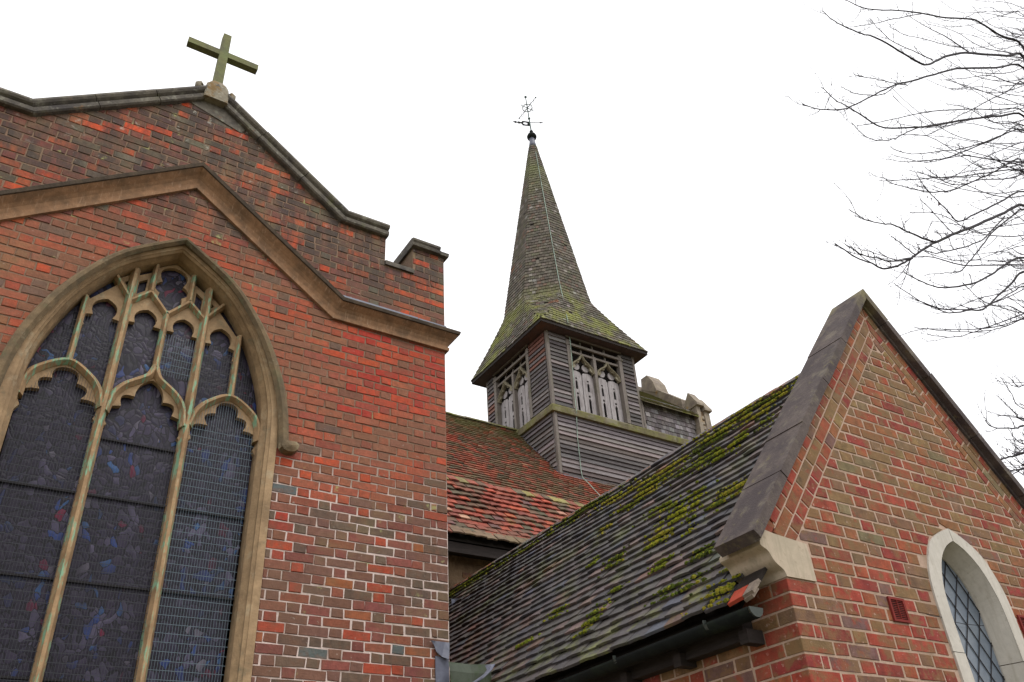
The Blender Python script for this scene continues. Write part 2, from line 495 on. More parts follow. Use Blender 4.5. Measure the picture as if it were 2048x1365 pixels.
def brick_solid(poly, proud, depth, ch=0.006):
    """a 2D polygon as a block with a softened front: local coordinates (a, b, h)"""
    n = len(poly)
    cx = sum(p[0] for p in poly) / n
    cz = sum(p[1] for p in poly) / n
    vs = []
    for p in poly:
        dx, dz = p[0] - cx, p[1] - cz
        l = math.hypot(dx, dz) or 1
        k = max(0.3, 1 - ch * 1.4 / l)
        vs.append((cx + dx * k, cz + dz * k, proud))
    vs += [(p[0], p[1], proud - ch) for p in poly]
    vs += [(p[0], p[1], -depth) for p in poly]
    fs = [tuple(range(n))]
    for i in range(n):
        j = (i + 1) % n
        fs.append((n + i, n + j, j, i))
        fs.append((2 * n + i, 2 * n + j, n + j, n + i))
    return vs, fs


class Pieces:
    """bricks / tiles of one part: the ones showing largest become objects, the rest one mass"""

    def __init__(s, name, parent, m_obj, m_att, limit=300):
        s.name, s.parent, s.mo, s.ma, s.limit = name, parent, m_obj, m_att, limit
        s.items = []
        s.cache = {}

    def add(s, frame, a, b, h, vs, fs, col, key=None, rot=0.0):
        p = frame.P(a, b, h)
        c = Vector((p.dot(CR), p.dot(CU), p.dot(CF)))
        vis = c.z > 0 and abs(c.x / c.z) < 1060 / F and abs(c.y / c.z) < 720 / F
        s.items.append((0 if vis else 1, p.length, frame, a, b, h, vs, fs, col, key, rot))

    def build(s):
        s.items.sort(key=lambda t: (t[0], t[1]))
        mb = MB()
        for i, (_, _, fr, a, b, h, vs, fs, col, key, rot) in enumerate(s.items):
            M = fr.mat(a, b, h, rot)
            if i < s.limit:
                me = s.cache.get(key) if key else None
                if me is None:
                    t = MB()
                    t.mesh(vs, fs)
                    me = t.data(s.name, s.mo)
                    if key:
                        s.cache[key] = me
                o = link(bpy.data.objects.new(s.name, me))
                o.color = (*col, 1)
                o.matrix_basis = M
                adopt(o, s.parent)
            else:
                mb.mesh([M @ Vector(v) for v in vs], fs, col)
        if mb.f:
            mb.build(s.name + '_mass', s.ma, s.parent, stuff=True)


def jrect(w, h, j, r):
    return [(-w / 2 + r.uniform(-j, j), -h / 2 + r.uniform(-j, j)), (w / 2 + r.uniform(-j, j), -h / 2 + r.uniform(-j, j)),
            (w / 2 + r.uniform(-j, j), h / 2 + r.uniform(-j, j)), (-w / 2 + r.uniform(-j, j), h / 2 + r.uniform(-j, j))]


def vcol(c, a=0.12, hue=0.05):
    k = 1 + R.uniform(-a, a)
    return tuple(max(0.003, x * k * (1 + R.uniform(-hue, hue))) for x in c)


def pick(tbl):
    t = R.random() * sum(w for w, _ in tbl)
    for w, c in tbl:
        t -= w
        if t <= 0:
            return c
    return tbl[-1][1]


def spline(pts, n=6):
    """Catmull-Rom through 2D points"""
    out = []
    P = [pts[0]] + list(pts) + [pts[-1]]
    for i in range(1, len(P) - 2):
        p0, p1, p2, p3 = P[i - 1], P[i], P[i + 1], P[i + 2]
        for k in range(n):
            t = k / n
            out.append(tuple(0.5 * (2 * p1[d] + (p2[d] - p0[d]) * t + (2 * p0[d] - 5 * p1[d] + 4 * p2[d] - p3[d]) * t * t
                                    + (3 * p1[d] - p0[d] - 3 * p2[d] + p3[d]) * t ** 3) for d in range(len(p1))))
    out.append(tuple(pts[-1]))
    return out


def sweep(mb, path, section, close=True, caps=True, fn=None):
    """path: 2D points (x, z); section: (n, y) pairs, n = offset to the left-hand normal of the path. fn maps (x,z,y)->3D"""
    fn = fn or (lambda x, z, y: (x, y, z))
    k = len(section)
    rings = []
    for i, p in enumerate(path):
        def dirn(a, b):
            l = math.hypot(b[0] - a[0], b[1] - a[1]) or 1
            return ((b[0] - a[0]) / l, (b[1] - a[1]) / l)
        d1 = dirn(path[i - 1], p) if i else dirn(p, path[1])
        d2 = dirn(p, path[i + 1]) if i < len(path) - 1 else d1
        n1, n2 = (-d1[1], d1[0]), (-d2[1], d2[0])
        m = (n1[0] + n2[0], n1[1] + n2[1])
        l = math.hypot(*m) or 1
        m = (m[0] / l, m[1] / l)
        c = max(0.4, m[0] * n1[0] + m[1] * n1[1])
        rings.append([fn(p[0] + m[0] * n / c, p[1] + m[1] * n / c, y) for n, y in section])
    vs = [v for r in rings for v in r]
    fs = []
    kk = k if close else k - 1
    for i in range(len(path) - 1):
        for j in range(kk):
            j2 = (j + 1) % k
            fs.append((i * k + j, i * k + j2, (i + 1) * k + j2, (i + 1) * k + j))
    if caps and close:
        fs.append(tuple(reversed(range(k))))
        fs.append(tuple((len(path) - 1) * k + j for j in range(k)))
    mb.mesh(vs, fs)


def fix_normals(o):
    bm = bmesh.new()
    bm.from_mesh(o.data)
    bmesh.ops.recalc_face_normals(bm, faces=bm.faces)
    bm.to_mesh(o.data)
    bm.free()
    return o


def plate(name, m, parent, outer, holes, fr, h0, h1):
    """flat plate with holes, thickness h0..h1 in a frame"""
    bm = bmesh.new()
    edges = []
    for loop in [outer] + holes:
        vs = [bm.verts.new((p[0], p[1], h1)) for p in loop]
        edges += [bm.edges.new((vs[i], vs[(i + 1) % len(vs)])) for i in range(len(vs))]
    bmesh.ops.triangle_fill(bm, use_beauty=True, edges=edges)
    ret = bmesh.ops.extrude_face_region(bm, geom=list(bm.faces))
    for v in ret['geom']:
        if isinstance(v, bmesh.types.BMVert):
            v.co.z = h0
    bmesh.ops.recalc_face_normals(bm, faces=bm.faces)
    for v in bm.verts:
        v.co = fr.P(v.co.x, v.co.y, v.co.z)
    bmesh.ops.recalc_face_normals(bm, faces=bm.faces)
    me = bpy.data.meshes.new(name)
    bm.to_mesh(me)
    bm.free()
    me.materials.append(m)
    o = link(bpy.data.objects.new(name, me))
    adopt(o, parent)
    return o


# ------------------------------------------------------------------ ground
g = MB()
g.face([(-400, -400, -1.6), (400, -400, -1.6), (400, 400, -1.6), (-400, 400, -1.6)])
go = g.build('ground', GRASS)
go['kind'] = 'structure'
go['label'] = 'churchyard grass around the church'
go['category'] = 'ground'

# ================================================================== chancel: the big brick gable with the traceried window
YA = 6.05
XC = 0.81
XR = 3.34
XL = 2 * XC - XR
ZB = -1.6
chancel = thing('chancel', 'tall old red brick gable wall with large pointed traceried church window and battlemented corner', 'church building',
                (XC, YA, ZB))
FA = Frame((0, YA, 0), (1, 0, 0), (0, 0, 1), (0, -1, 0))
SL = (6.71 - 5.70) / 1.37            # rake of the gable


def half(pts, bottom):
    h = spline(pts, 6)
    h = [(pts[0][0], bottom)] + h
    right = [(XC + dx, z) for dx, z in h]
    left = [(XC - dx, z) for dx, z in h]
    return left[:-1] + list(reversed(right))          # left foot -> apex -> right foot


O_ = half([(0.98, 3.17), (0.95, 3.5), (0.865, 3.8), (0.70, 4.18), (0.425, 4.55), (0, 4.85)], 0.3)
F_ = half([(0.925, 3.17), (0.905, 3.5), (0.83, 3.8), (0.675, 4.17), (0.415, 4.525), (0, 4.82)], 0.3)
F2_ = half([(0.90, 3.17), (0.885, 3.5), (0.815, 3.8), (0.665, 4.165), (0.41, 4.51), (0, 4.805)], 0.3)
G_ = half([(0.865, 3.17), (0.86, 3.5), (0.795, 3.8), (0.65, 4.16), (0.405, 4.50), (0, 4.79)], 0.3)
HO_ = half([(1.06, 3.17), (1.02, 3.5), (0.93, 3.82), (0.75, 4.20), (0.45, 4.59), (0, 4.90)], 3.16)[1:-1]
HI_ = O_[1:-1]

# mortar body with the window opening left out
xs = [XL, XL + 0.66, XL + 0.66, -0.56 + 0.0]
outline = [(XL, ZB), (XR, ZB), (XR, 5.74), (2.98, 5.74), (2.98, 5.40), (2.675, 5.40), (2.675, 5.72), (2.18, 5.72), (XC, 6.73),
           (-0.56, 5.72), (2 * XC - 2.675, 5.72), (2 * XC - 2.675, 5.40), (2 * XC - 2.98, 5.40), (2 * XC - 2.98, 5.74), (XL, 5.74)]
core_o = [(x, z) for x, z in O_]
wall = plate('gable_wall', MORT_A, chancel, outline, [[(p[0], p[1]) for p in core_o]], FA, -0.45, 0.0)

BR_LOW = [(38, srgb(113, 82, 70)), (26, srgb(100, 82, 70)), (17, srgb(132, 76, 60)), (7, srgb(156, 70, 50)), (2, srgb(88, 92, 94)), (12, srgb(126, 74, 66)), (5, srgb(150, 90, 58))]
BR_MID = [(34, srgb(150, 87, 65)), (20, srgb(158, 80, 58)), (28, srgb(132, 88, 68)), (7, srgb(178, 76, 48)), (8, srgb(108, 86, 74)), (8, srgb(144, 76, 62))]
BR_RED = [(20, srgb(160, 58, 46)), (28, srgb(146, 68, 55)), (14, srgb(170, 70, 48)), (32, srgb(126, 82, 66))]
BR_TOP = [(26, srgb(118, 74, 64)), (20, srgb(94, 68, 64)), (18, srgb(164, 82, 54)), (11, srgb(194, 78, 44)), (16, srgb(92, 78, 66)), (8, srgb(120, 64, 58)), (5, srgb(102, 98, 84))]


def brick_col_A(x, z):
    lab = 5.52 - SL * abs(x - XC) if abs(x - XC) < 1.37 else 4.56
    if z > lab:
        return vcol(pick(BR_TOP), 0.16)
    n = noise.noise((x * 0.9, z * 0.9, 3.3))
    if z < 2.85 + 0.25 * n:
        if XC + 0.95 < x < XC + 1.22 and R.random() < 0.55:
            return vcol(pick(BR_RED), 0.12)
        return vcol(pick(BR_LOW), 0.14)
    if x > 2.3 and z > 3.75 + 0.5 * n and R.random() < 0.75:
        return vcol(pick(BR_RED), 0.12)
    if x > 2.95 and R.random() < 0.5:
        return vcol(pick(BR_RED), 0.12)
    return vcol(pick(BR_MID), 0.12)


PA = Pieces('brick', wall, BRA_O, BRA_A)
CO = 0.0757
ST, HD, CL, JT = 0.2295, 0.1065, 0.056, 0.0095


def near_arch(x, z):
    best = None
    for p, q in zip(O_[:-1], O_[1:]):
        dx, dz = q[0] - p[0], q[1] - p[1]
        l2 = dx * dx + dz * dz
        t = max(0, min(1, ((x - p[0]) * dx + (z - p[1]) * dz) / l2))
        a, b = p[0] + dx * t, p[1] + dz * t
        d = math.hypot(x - a, z - b)
        if best is None or d < best[0]:
            l = math.sqrt(l2)
            best = (d, a, b, -dz / l, dx / l)     # outward normal is to the left of the walk
    return best


RV = random.Random(5)
VAR_A = {}
for kind, w in (('st', ST), ('hd', HD), ('cl', CL)):
    VAR_A[kind] = []
    for i in range(7):
        poly = jrect(w - JT, CO - JT, 0.0042, RV)
        VAR_A[kind].append(brick_solid(poly, 0.006 + RV.uniform(-0.002, 0.003), 0.02, 0.005))

for k in range(-20, 62):
    z0 = 2.317 + k * CO
    z1 = z0 + CO
    zc = (z0 + z1) / 2
    if z0 < 0.85 or z0 > 6.66:
        continue
    segs = [(XL, XR)] if z1 < 5.42 else [(2.98, XR), (2 * XC - 2.675, 2.675), (XL, 2 * XC - 2.98)]
    if z0 > 5.70:
        segs = [(2 * XC - 2.2, 2.2)]
    for (sa, sb) in segs:
        x = sb
        seq = (['hd', 'cl'] if k % 2 else []) + ['st', 'hd'] * 40
        if z1 > 5.42:
            x = sb + (0.0 if k % 2 else 0.168)
            seq = ['st', 'hd'] * 40
        for kind in seq:
            w = {'st': ST, 'hd': HD, 'cl': CL}[kind]
            x0, x1 = x - w, x
            x = x0 + R.uniform(-0.0035, 0.0035)
            if x1 < sa + 0.03:
                break
            if x0 < -1.35 and x0 < sa + 0.3 and False:
                break
            xc = (x0 + x1) / 2
            full = [(x0 + JT / 2, z0 + JT / 2), (x1 - JT / 2, z0 + JT / 2), (x1 - JT / 2, z1 - JT / 2), (x0 + JT / 2, z1 - JT / 2)]
            poly = full
            if x1 > sb or x0 < sa:
                poly = clip(clip(poly, 1, 0, sb - 0.003), -1, 0, -(sa + 0.003))
            if z1 > 5.55:
                c = 6.71 - 0.0 + SL * XC
                if abs(xc - XC) > 1.37:
                    poly = clip(poly, 0, 1, 5.712)
                else:
                    poly = clip(poly, SL, 1, 6.715 + SL * XC)
                    poly = clip(poly, -SL, 1, 6.715 - SL * XC)
            if len(poly) < 3:
                continue
            if abs(xc - XC) < 1.25 and z0 < 5.0:
                if z1 < 3.1:
                    if xc > XC:
                        poly = clip(poly, -1, 0, -(XC + 0.985))
                    else:
                        poly = clip(poly, 1, 0, XC - 0.985)
                else:
                    cx = sum(p[0] for p in poly) / len(poly)
                    cz = sum(p[1] for p in poly) / len(poly)
                    d, a, b, nx, nz = near_arch(cx, cz)
                    if (cx - a) * nx + (cz - b) * nz < -0.12 or (cz < 3.2 and abs(cx - XC) < 0.9):
                        continue
                    if d < 0.2:
                        poly = clip(poly, -nx, -nz, -(a * nx + b * nz) - 0.004)
                if len(poly) < 3:
                    continue
            ar = abs(area(poly))
            if ar < 0.0006:
                continue
            col = brick_col_A(xc, zc)
            if poly is full or abs(ar - (w - JT) * (CO - JT)) < 1e-5:
                vi = R.randrange(7)
                vs, fs = VAR_A[kind][vi]
                PA.add(FA, xc, zc, R.uniform(-0.002, 0.002), vs, fs, col, (kind, vi), R.uniform(-0.006, 0.006))
            else:
                cx = sum(p[0] for p in poly) / len(poly)
                cz = sum(p[1] for p in poly) / len(poly)
                vs, fs = brick_solid([(p[0] - cx, p[1] - cz) for p in poly], 0.006, 0.02, 0.004)
                PA.add(FA, cx, cz, R.uniform(-0.002, 0.002), vs, fs, col)
PA.build()

# flank wall, back and roof of the chancel (seen only from the side)
mb = MB()
mb.box(XR - 0.4, XR - 0.004, YA + 0.452, 13.4, ZB, 5.30)
mb.box(XL + 0.004, XL + 0.4, YA + 0.452, 13.4, ZB, 5.30)
mb.build('flank_wall', BRA_A if False else mat('flank_brick', srgb(128, 74, 58), LY_A, 0.3, 14, bump=0.6), chancel)
mb = MB()
for s in (-1, 1):
    v = [(XC, YA + 0.5, 6.35), (XC, 13.3, 6.35), (XC + s * 2.2, 13.3, 4.95), (XC + s * 2.2, YA + 0.5, 4.95)]
    mb.face(v)
    mb.face([(p[0], p[1], p[2] - 0.12) for p in v])
mb.build('roof', SLABD, chancel)
mb = MB()
mb.box(XL + 0.42, XR - 0.42, 9.0, 9.3, ZB, 5.2)
mb.build('inner_wall', DARKW, chancel)

# coping stones along the parapet
cop_sec = [(0.0, 6.052), (0.0, 6.0), (0.012, 5.985), (0.05, 5.982), (0.058, 6.0), (0.066, 6.012), (0.074, 5.995), (0.085, 5.975), (0.105, 5.962),
           (0.128, 5.968), (0.145, 5.99), (0.15, 6.03), (0.15, 6.44), (0.0, 6.44)]


def cope_run(pts, parent, name, m, L=0.62):
    stones = []
    for i in range(len(pts) - 1):
        a, b = pts[i], pts[i + 1]
        l = math.hypot(b[0] - a[0], b[1] - a[1])
        n = max(1, round(l / L))
        for j in range(n):
            t0, t1 = j / n, (j + 1) / n
            stones.append(((a[0] + (b[0] - a[0]) * t0, a[1] + (b[1] - a[1]) * t0), (a[0] + (b[0] - a[0]) * t1, a[1] + (b[1] - a[1]) * t1), i, j == 0 and i > 0, j == n - 1 and i < len(pts) - 2))
    for (a, b, i, ka, kb) in stones:
        ux, uz = (b[0] - a[0]), (b[1] - a[1])
        l = math.hypot(ux, uz)
        ux, uz = ux / l, uz / l
        ea, eb = (-0.004 if ka else 0.003), (-0.004 if kb else 0.003)
        pa = (a[0] + ux * ea, a[1] + uz * ea)
        pb = (b[0] - ux * eb, b[1] - uz * eb)
        mb = MB()
        dy = R.uniform(-0.006, 0.006)
        dn = R.uniform(-0.004, 0.004)
        nrm = (-uz, ux)

        def mitre(k, p):
            q0, q1, q2 = pts[k - 1], pts[k], pts[k + 1]
            d1 = ((q1[0] - q0[0]), (q1[1] - q0[1]))
            d2 = ((q2[0] - q1[0]), (q2[1] - q1[1]))
            l1, l2 = math.hypot(*d1), math.hypot(*d2)
            n1, n2 = (-d1[1] / l1, d1[0] / l1), (-d2[1] / l2, d2[0] / l2)
            mm = (n1[0] + n2[0], n1[1] + n2[1])
            lm = math.hypot(*mm)
            mm = (mm[0] / lm, mm[1] / lm)
            c = mm[0] * n1[0] + mm[1] * n1[1]
            return (mm[0] / c, mm[1] / c)
        na = mitre(i, pa) if ka else nrm
        nb = mitre(i + 1, pb) if kb else nrm
        vs, k = [], len(cop_sec)
        for p, nn in ((pa, na), (pb, nb)):
            for n, y in cop_sec:
                vs.append((p[0] + nn[0] * (n + dn), y + dy, p[1] + nn[1] * (n + dn)))
        fs = [(q, (q + 1) % k, k + (q + 1) % k, k + q) for q in range(k)] + [tuple(reversed(range(k))), tuple(range(k, 2 * k))]
        mb.mesh(vs, fs)
        fix_normals(mb.build(name, m, parent))


cope_run([(2 * XC - 2.675, 5.703), (-0.56, 5.703), (XC, 6.712), (2.18, 5.703), (2.685, 5.703)], chancel, 'coping_stone', COPE)
for s in (0, 1):
    def mxx(x):
        return x if s == 0 else 2 * XC - x
    mb = MB()                                   # low sloping sill of the battlement gap
    v = [(mxx(2.672), 6.02, 5.405), (mxx(2.985), 6.02, 5.405), (mxx(2.985), 6.22, 5.47), (mxx(2.672), 6.22, 5.47), (mxx(2.672), 6.45, 5.41), (mxx(2.985), 6.45, 5.41)]
    w = [(p[0], p[1], p[2] - 0.05) for p in v]
    mb.mesh(v + w, [(0, 1, 2, 3), (3, 2, 5, 4), (6, 9, 8, 7), (9, 10, 11, 8), (0, 6, 7, 1), (0, 3, 9, 6), (3, 4, 10, 9), (1, 7, 8, 2), (2, 8, 11, 5), (4, 5, 11, 10)])
    fix_normals(mb.build('battlement_sill', COPE, chancel))
    mb = MB()                                   # cap of the corner merlon
    sec = [(0.0, 6.052), (0.0, 5.99), (0.03, 5.98), (0.05, 6.0), (0.065, 5.985), (0.09, 5.985), (0.11, 6.03), (0.11, 6.46), (0.0, 6.46)]
    a, b = sorted((mxx(2.955), mxx(3.275)))
    sweep(mb, [(a, 5.70), (b, 5.70)], sec)
    fix_normals(mb.build('merlon_cap', COPE, chancel))
    mb = MB()
    a, b = sorted((mxx(3.277), mxx(3.375)))
    sweep(mb, [(a, 5.70), (b, 5.70)], [(0.0, 6.052), (0.0, 6.0), (0.035, 5.99), (0.05, 6.03), (0.05, 6.46), (0.0, 6.46)])
    fix_normals(mb.build('merlon_end_stone', COPE, chancel))

# gable-top stone panel beneath the cross
mb = MB()
tri = [(XC - 0.20, 6.55), (XC + 0.30, 6.40), (XC + 0.34, 6.46), (XC, 6.712), (XC - 0.20, 6.565)]
vs, fs = brick_solid(tri, 0.014, 0.02, 0.006)
mb.mesh([FA.P(*p) for p in vs], fs)
mb.build('apex_stone', COPE, chancel)

# string course that rises over the window
lab_sec = [(-0.035, 6.046), (-0.035, 6.012), (-0.004, 6.008), (-0.002, 6.022), (0.02, 6.020), (0.055, 6.008), (0.080, 5.985), (0.100, 5.955), (0.118, 5.930), (0.121, 5.914), (0.150, 5.906), (0.158, 5.915), (0.165, 5.95), (0.215, 6.046)]
runs = [(2 * XC - 3.34, 4.56), (-0.56, 4.56), (XC, 5.55), (2.18, 4.56), (3.34, 4.56)]
for i in range(4):
    a, b = runs[i], runs[i + 1]

    def nrm(k):
        if k == 0 or k == 4:
            return (0.0, 1.0)
        d1 = (runs[k][0] - runs[k - 1][0], runs[k][1] - runs[k - 1][1])
        d2 = (runs[k + 1][0] - runs[k][0], runs[k + 1][1] - runs[k][1])
        l1, l2 = math.hypot(*d1), math.hypot(*d2)
        n1, n2 = (-d1[1] / l1, d1[0] / l1), (-d2[1] / l2, d2[0] / l2)
        m = (n1[0] + n2[0], n1[1] + n2[1])
        l = math.hypot(*m)
        m = (m[0] / l, m[1] / l)
        c = m[0] * n1[0] + m[1] * n1[1]
        return (m[0] / c, m[1] / c)
    na, nb = nrm(i), nrm(i + 1)
    k = len(lab_sec)
    vs = []
    for end, (p, nn) in enumerate(((a, na), (b, nb))):
        for n, y in lab_sec:
            x = p[0] + nn[0] * n
            if i == 3 and end == 1:
                x = 3.34 + (6.046 - y) * 0.75
            vs.append((x, y, p[1] + nn[1] * n))
    fs = [(q, q + 1, k + q + 1, k + q) for q in range(k - 1)] + [(k - 1, 0, k, 2 * k - 1)]
    mb = MB()
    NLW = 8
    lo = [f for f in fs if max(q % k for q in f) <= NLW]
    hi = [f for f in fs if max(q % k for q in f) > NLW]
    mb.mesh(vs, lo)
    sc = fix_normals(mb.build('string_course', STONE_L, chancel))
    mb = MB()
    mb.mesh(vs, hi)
    fix_normals(mb.build('upper_lip', LIP, sc))  # upper edge of the moulding in a darker stone colour
mb = MB()                                       # return of the string course round the corner
k = len(lab_sec)
vs = []
for end in (0, 1):
    for n, y in lab_sec:
        p = 6.046 - y
        vs.append((3.34 + p * 0.75, (6.046 - p) if end == 0 else 9.0, 4.56 + n))
mb.mesh(vs, [(q, q + 1, k + q + 1, k + q) for q in range(k - 1)])
fix_normals(mb.build('string_course', STONE_L, chancel))
mb = MB()                                       # lead dressed over its flat top
for x0, x1, dz in ((2.24, 3.04, 0.0), (3.046, 3.352, -0.004)):
    v = [(x0, 5.955, 4.742 + dz), (x1, 5.955, 4.742 + dz), (x1, 6.036, 4.795 + dz), (x0, 6.036, 4.795 + dz)]
    w = [(p[0], p[1], p[2] - 0.008) for p in v]
    mb.mesh(v + w, [(0, 1, 2, 3), (7, 6, 5, 4), (0, 4, 5, 1), (1, 5, 6, 2), (2, 6, 7, 3), (3, 7, 4, 0)])
    v = [(x0, 6.030, 4.792 + dz), (x1, 6.030, 4.792 + dz), (x1, 6.034, 4.83 + dz), (x0, 6.034, 4.83 + dz)]
    mb.face(v)
mb.build('lead_flashing', LEAD, chancel)

# ---------------- the window
def loft(mb, profs):
    k = len(profs[0][0])
    vs = []
    for pr, y in profs:
        vs += [(p[0], y, p[1]) for p in pr]
    fs = []
    for r in range(len(profs) - 1):
        for i in range(k - 1):
            fs.append((r * k + i, (r + 1) * k + i, (r + 1) * k + i + 1, r * k + i + 1))
    mb.mesh(vs, fs)


mb = MB()
loft(mb, [(O_, 6.10), (O_, 6.035), (F_, 6.045), (F_, 6.055), (F2_, 6.075), (F2_, 6.10), (G_, 6.16), (G_, 6.30)])
window = fix_normals(mb.build('window', STONE, chancel, label='large pointed three-light window with stone tracery and stained glass'))
mb = MB()


def offs(pr, d):
    return [(XC + (p[0] - XC) * (1 - d / 1.0), p[1] - d * 0.8) for p in pr]


loft(mb, [(HO_, 6.05), (HO_, 5.985), (offs(HO_, 0.02), 5.965), (offs(HO_, 0.045), 5.968), (offs(HO_, 0.07), 6.0), (HI_, 6.035), (HI_, 6.05)])
fix_normals(mb.build('hood_mould', HOOD, window))
for s in (-1, 1):                               # carved stops of the hood
    mb = MB()
    cx = XC + s * 1.06
    prof = [(-0.075, 3.185), (-0.08, 3.12), (-0.05, 3.085), (0.0, 3.07), (0.06, 3.08), (0.10, 3.11), (0.115, 3.155), (0.08, 3.19)]
    prof = [(x * .8, 3.19 + (z - 3.19) * .8) for x, z in prof]
    vs = [(cx + s * x, 6.05, z) for x, z in prof] + [(cx + s * x * 0.92, 5.97, z + 0.004) for x, z in prof] + [(cx + s * 0.012, 5.945, 3.145)]
    n = len(prof)
    mb.mesh(vs, [(i, (i + 1) % n, n + (i + 1) % n, n + i) for i in range(n)] + [(n + i, n + (i + 1) % n, 2 * n) for i in range(n)])
    fix_normals(mb.build('hood_stop', HOOD, window))

YG = 6.275
MSEC = [(-0.036, 6.27), (-0.036, 6.225), (-0.012, 6.165), (0.012, 6.165), (0.036, 6.225), (0.036, 6.27)]
TSEC = [(-0.024, 6.27), (-0.024, 6.215), (-0.008, 6.178), (0.008, 6.178), (0.024, 6.215), (0.024, 6.27)]
M1, M2 = 0.505, 1.115
for x, top in ((M1, 4.60), (M2, 4.60)):
    mb = MB()
    sweep(mb, [(x, 0.3), (x, 3.3), (x, top)], MSEC)
    fix_normals(mb.build('mullion', STONE_G, window))


def mir(pts):
    return [(2 * XC - x, z) for x, z in pts]


def tbar(pts, sec=TSEC, m=None):
    mb = MB()
    sweep(mb, pts, sec)
    fix_normals(mb.build('tracery_bar', m or STONE_G, window))


tbar([(XC, 3.70), (XC, 4.15), (XC, 4.235)])
for f in (lambda p: p, mir):
    tbar(f([(0.20, 3.585), (0.20, 4.20)]))
    tbar(f([(M1, 4.26), (0.655, 4.405), (XC, 4.225)]))
    tbar(f([(0.655, 4.405), (0.655, 4.70)]))
    tbar(f([(M1, 4.29), (0.37, 4.475)]))
side_arch = spline([(-0.055, 3.24), (-0.045, 3.38), (0.02, 3.49), (0.20, 3.595), (0.36, 3.51), (0.45, 3.40), (0.49, 3.26)], 5)
ogee = spline([(0.525, 3.24), (0.555, 3.40), (0.62, 3.50), (0.71, 3.57), (0.775, 3.625), (XC, 3.715)], 5)
ogee = ogee + [(2 * XC - x, z) for x, z in reversed(ogee[:-1])]
ASEC = [(-0.03, 6.27), (-0.03, 6.21), (-0.008, 6.168), (0.008, 6.168), (0.03, 6.21), (0.03, 6.27)]
tbar(side_arch, ASEC)
tbar(mir(side_arch), ASEC)
tbar(ogee, ASEC)


def arc(p, q, bulge, n=6):
    """points from p to q bulging to the left of the walk by bulge * chord"""
    dx, dz = q[0] - p[0], q[1] - p[1]
    out = []
    for i in range(n):
        t = i / n
        b = 4 * t * (1 - t) * bulge
        out.append((p[0] + dx * t - dz * b, p[1] + dz * t + dx * b))
    return out


def foil(cusps, bulges):
    out = []
    for (p, q), b in zip(zip(cusps[:-1], cusps[1:]), bulges):
        out += arc(p, q, b)
    out.append(cusps[-1])
    return out


FT = Frame((0, 6.27, 0), (1, 0, 0), (0, 0, 1), (0, -1, 0))


def head(outer_up, cusps, bulges, h=0.05, name='cusped_head'):
    fo = foil(cusps, bulges)
    poly = list(outer_up) + list(reversed(fo))
    plate(name, STONE, window, poly, [], FT, 0.0, h)


def mcus(c):
    return c + [(2 * XC - x, z) for x, z in reversed(c[:-1])] if abs(c[-1][0] - XC) < 1e-6 else c


# side lights: cinquefoil heads
sc = [(-0.03, 3.17), (0.065, 3.325), (0.125, 3.435), (0.20, 3.545), (0.295, 3.43), (0.345, 3.31), (0.455, 3.17)]
sb = [0.42, 0.45, 0.30, 0.30, 0.45, 0.42]
sa = [(-0.06, 3.13), (-0.055, 3.24)] + side_arch[1:-1] + [(0.495, 3.24), (0.50, 3.13)]
head([(-0.06, 3.12)] + side_arch + [(0.50, 3.12)], sc, sb)
head([(2 * XC - 0.50, 3.12)] + list(reversed(mir(side_arch))) + [(2 * XC + 0.06, 3.12)], list(reversed(mir(sc))), list(reversed(sb)))
cc = [(0.555, 3.15), (0.625, 3.325), (0.705, 3.425), (XC, 3.60)]
cc = cc + [(2 * XC - x, z) for x, z in reversed(cc[:-1])]
head([(0.51, 3.10)] + ogee + [(2 * XC - 0.51, 3.10)], cc, [0.42, 0.45, 0.16, 0.16, 0.45, 0.42])
# upper lights: trefoil heads
for f in (0, 1):
    def T(pts):
        return pts if f == 0 else list(reversed(mir(pts)))
    u1 = [(0.235, 3.96), (0.275, 4.07), (0.355, 4.245), (0.42, 4.07), (0.475, 3.96)]
    head(T([(0.20, 3.92), (0.20, 4.17), (0.36, 4.36), (0.41, 4.42), (0.505, 4.29), (0.505, 3.92)]), T(u1), [0.5, 0.28, 0.28, 0.5], 0.045)
    u2 = [(0.535, 4.00), (0.585, 4.09), (0.665, 4.24), (0.73, 4.09), (0.785, 4.00)]
    head(T([(0.505, 3.97), (0.505, 4.26), (0.655, 4.39), (XC, 4.22), (XC, 3.97)]), T(u2), [0.5, 0.28, 0.28, 0.5], 0.045)
    # blocked spandrels with small piercings
    plate('tracery_spandrel', STONE, window, T([(0.515, 4.30), (0.655, 4.425), (0.655, 4.64), (0.515, 4.545)]),
          [T([(0.55, 4.37), (0.61, 4.425), (0.61, 4.545), (0.55, 4.50)])], FT, 0.0, 0.035)
    plate('tracery_spandrel', STONE, window, T([(0.39, 4.47), (0.495, 4.325), (0.495, 4.56)]),
          [T([(0.445, 4.455), (0.475, 4.415), (0.475, 4.485)])], FT, 0.0, 0.035)
# top quatrefoil
qo = [(0.66, 4.41), (XC, 4.235), (0.96, 4.41), (0.96, 4.68), (XC, 4.78), (0.66, 4.68)]
qi = foil([(XC, 4.285), (0.90, 4.44), (0.895, 4.56), (XC, 4.735), (0.725, 4.56), (0.72, 4.44), (XC, 4.285)], [-0.25, -0.42, -0.35, -0.35, -0.42, -0.25])[:-1]
plate('top_foil', STONE, window, qo, [qi], FT, 0.0, 0.04)

# panes
GL = [(p[0], p[1]) for p in G_]


def clipG(poly):
    for p, q in zip(GL[:-1], GL[1:]):
        dx, dz = q[0] - p[0], q[1] - p[1]
        l = math.hypot(dx, dz)
        nx, nz = -dz / l, dx / l
        poly = clip(poly, nx, nz, p[0] * nx + p[1] * nz - 0.002)
        if len(poly) < 3:
            return poly
    return poly


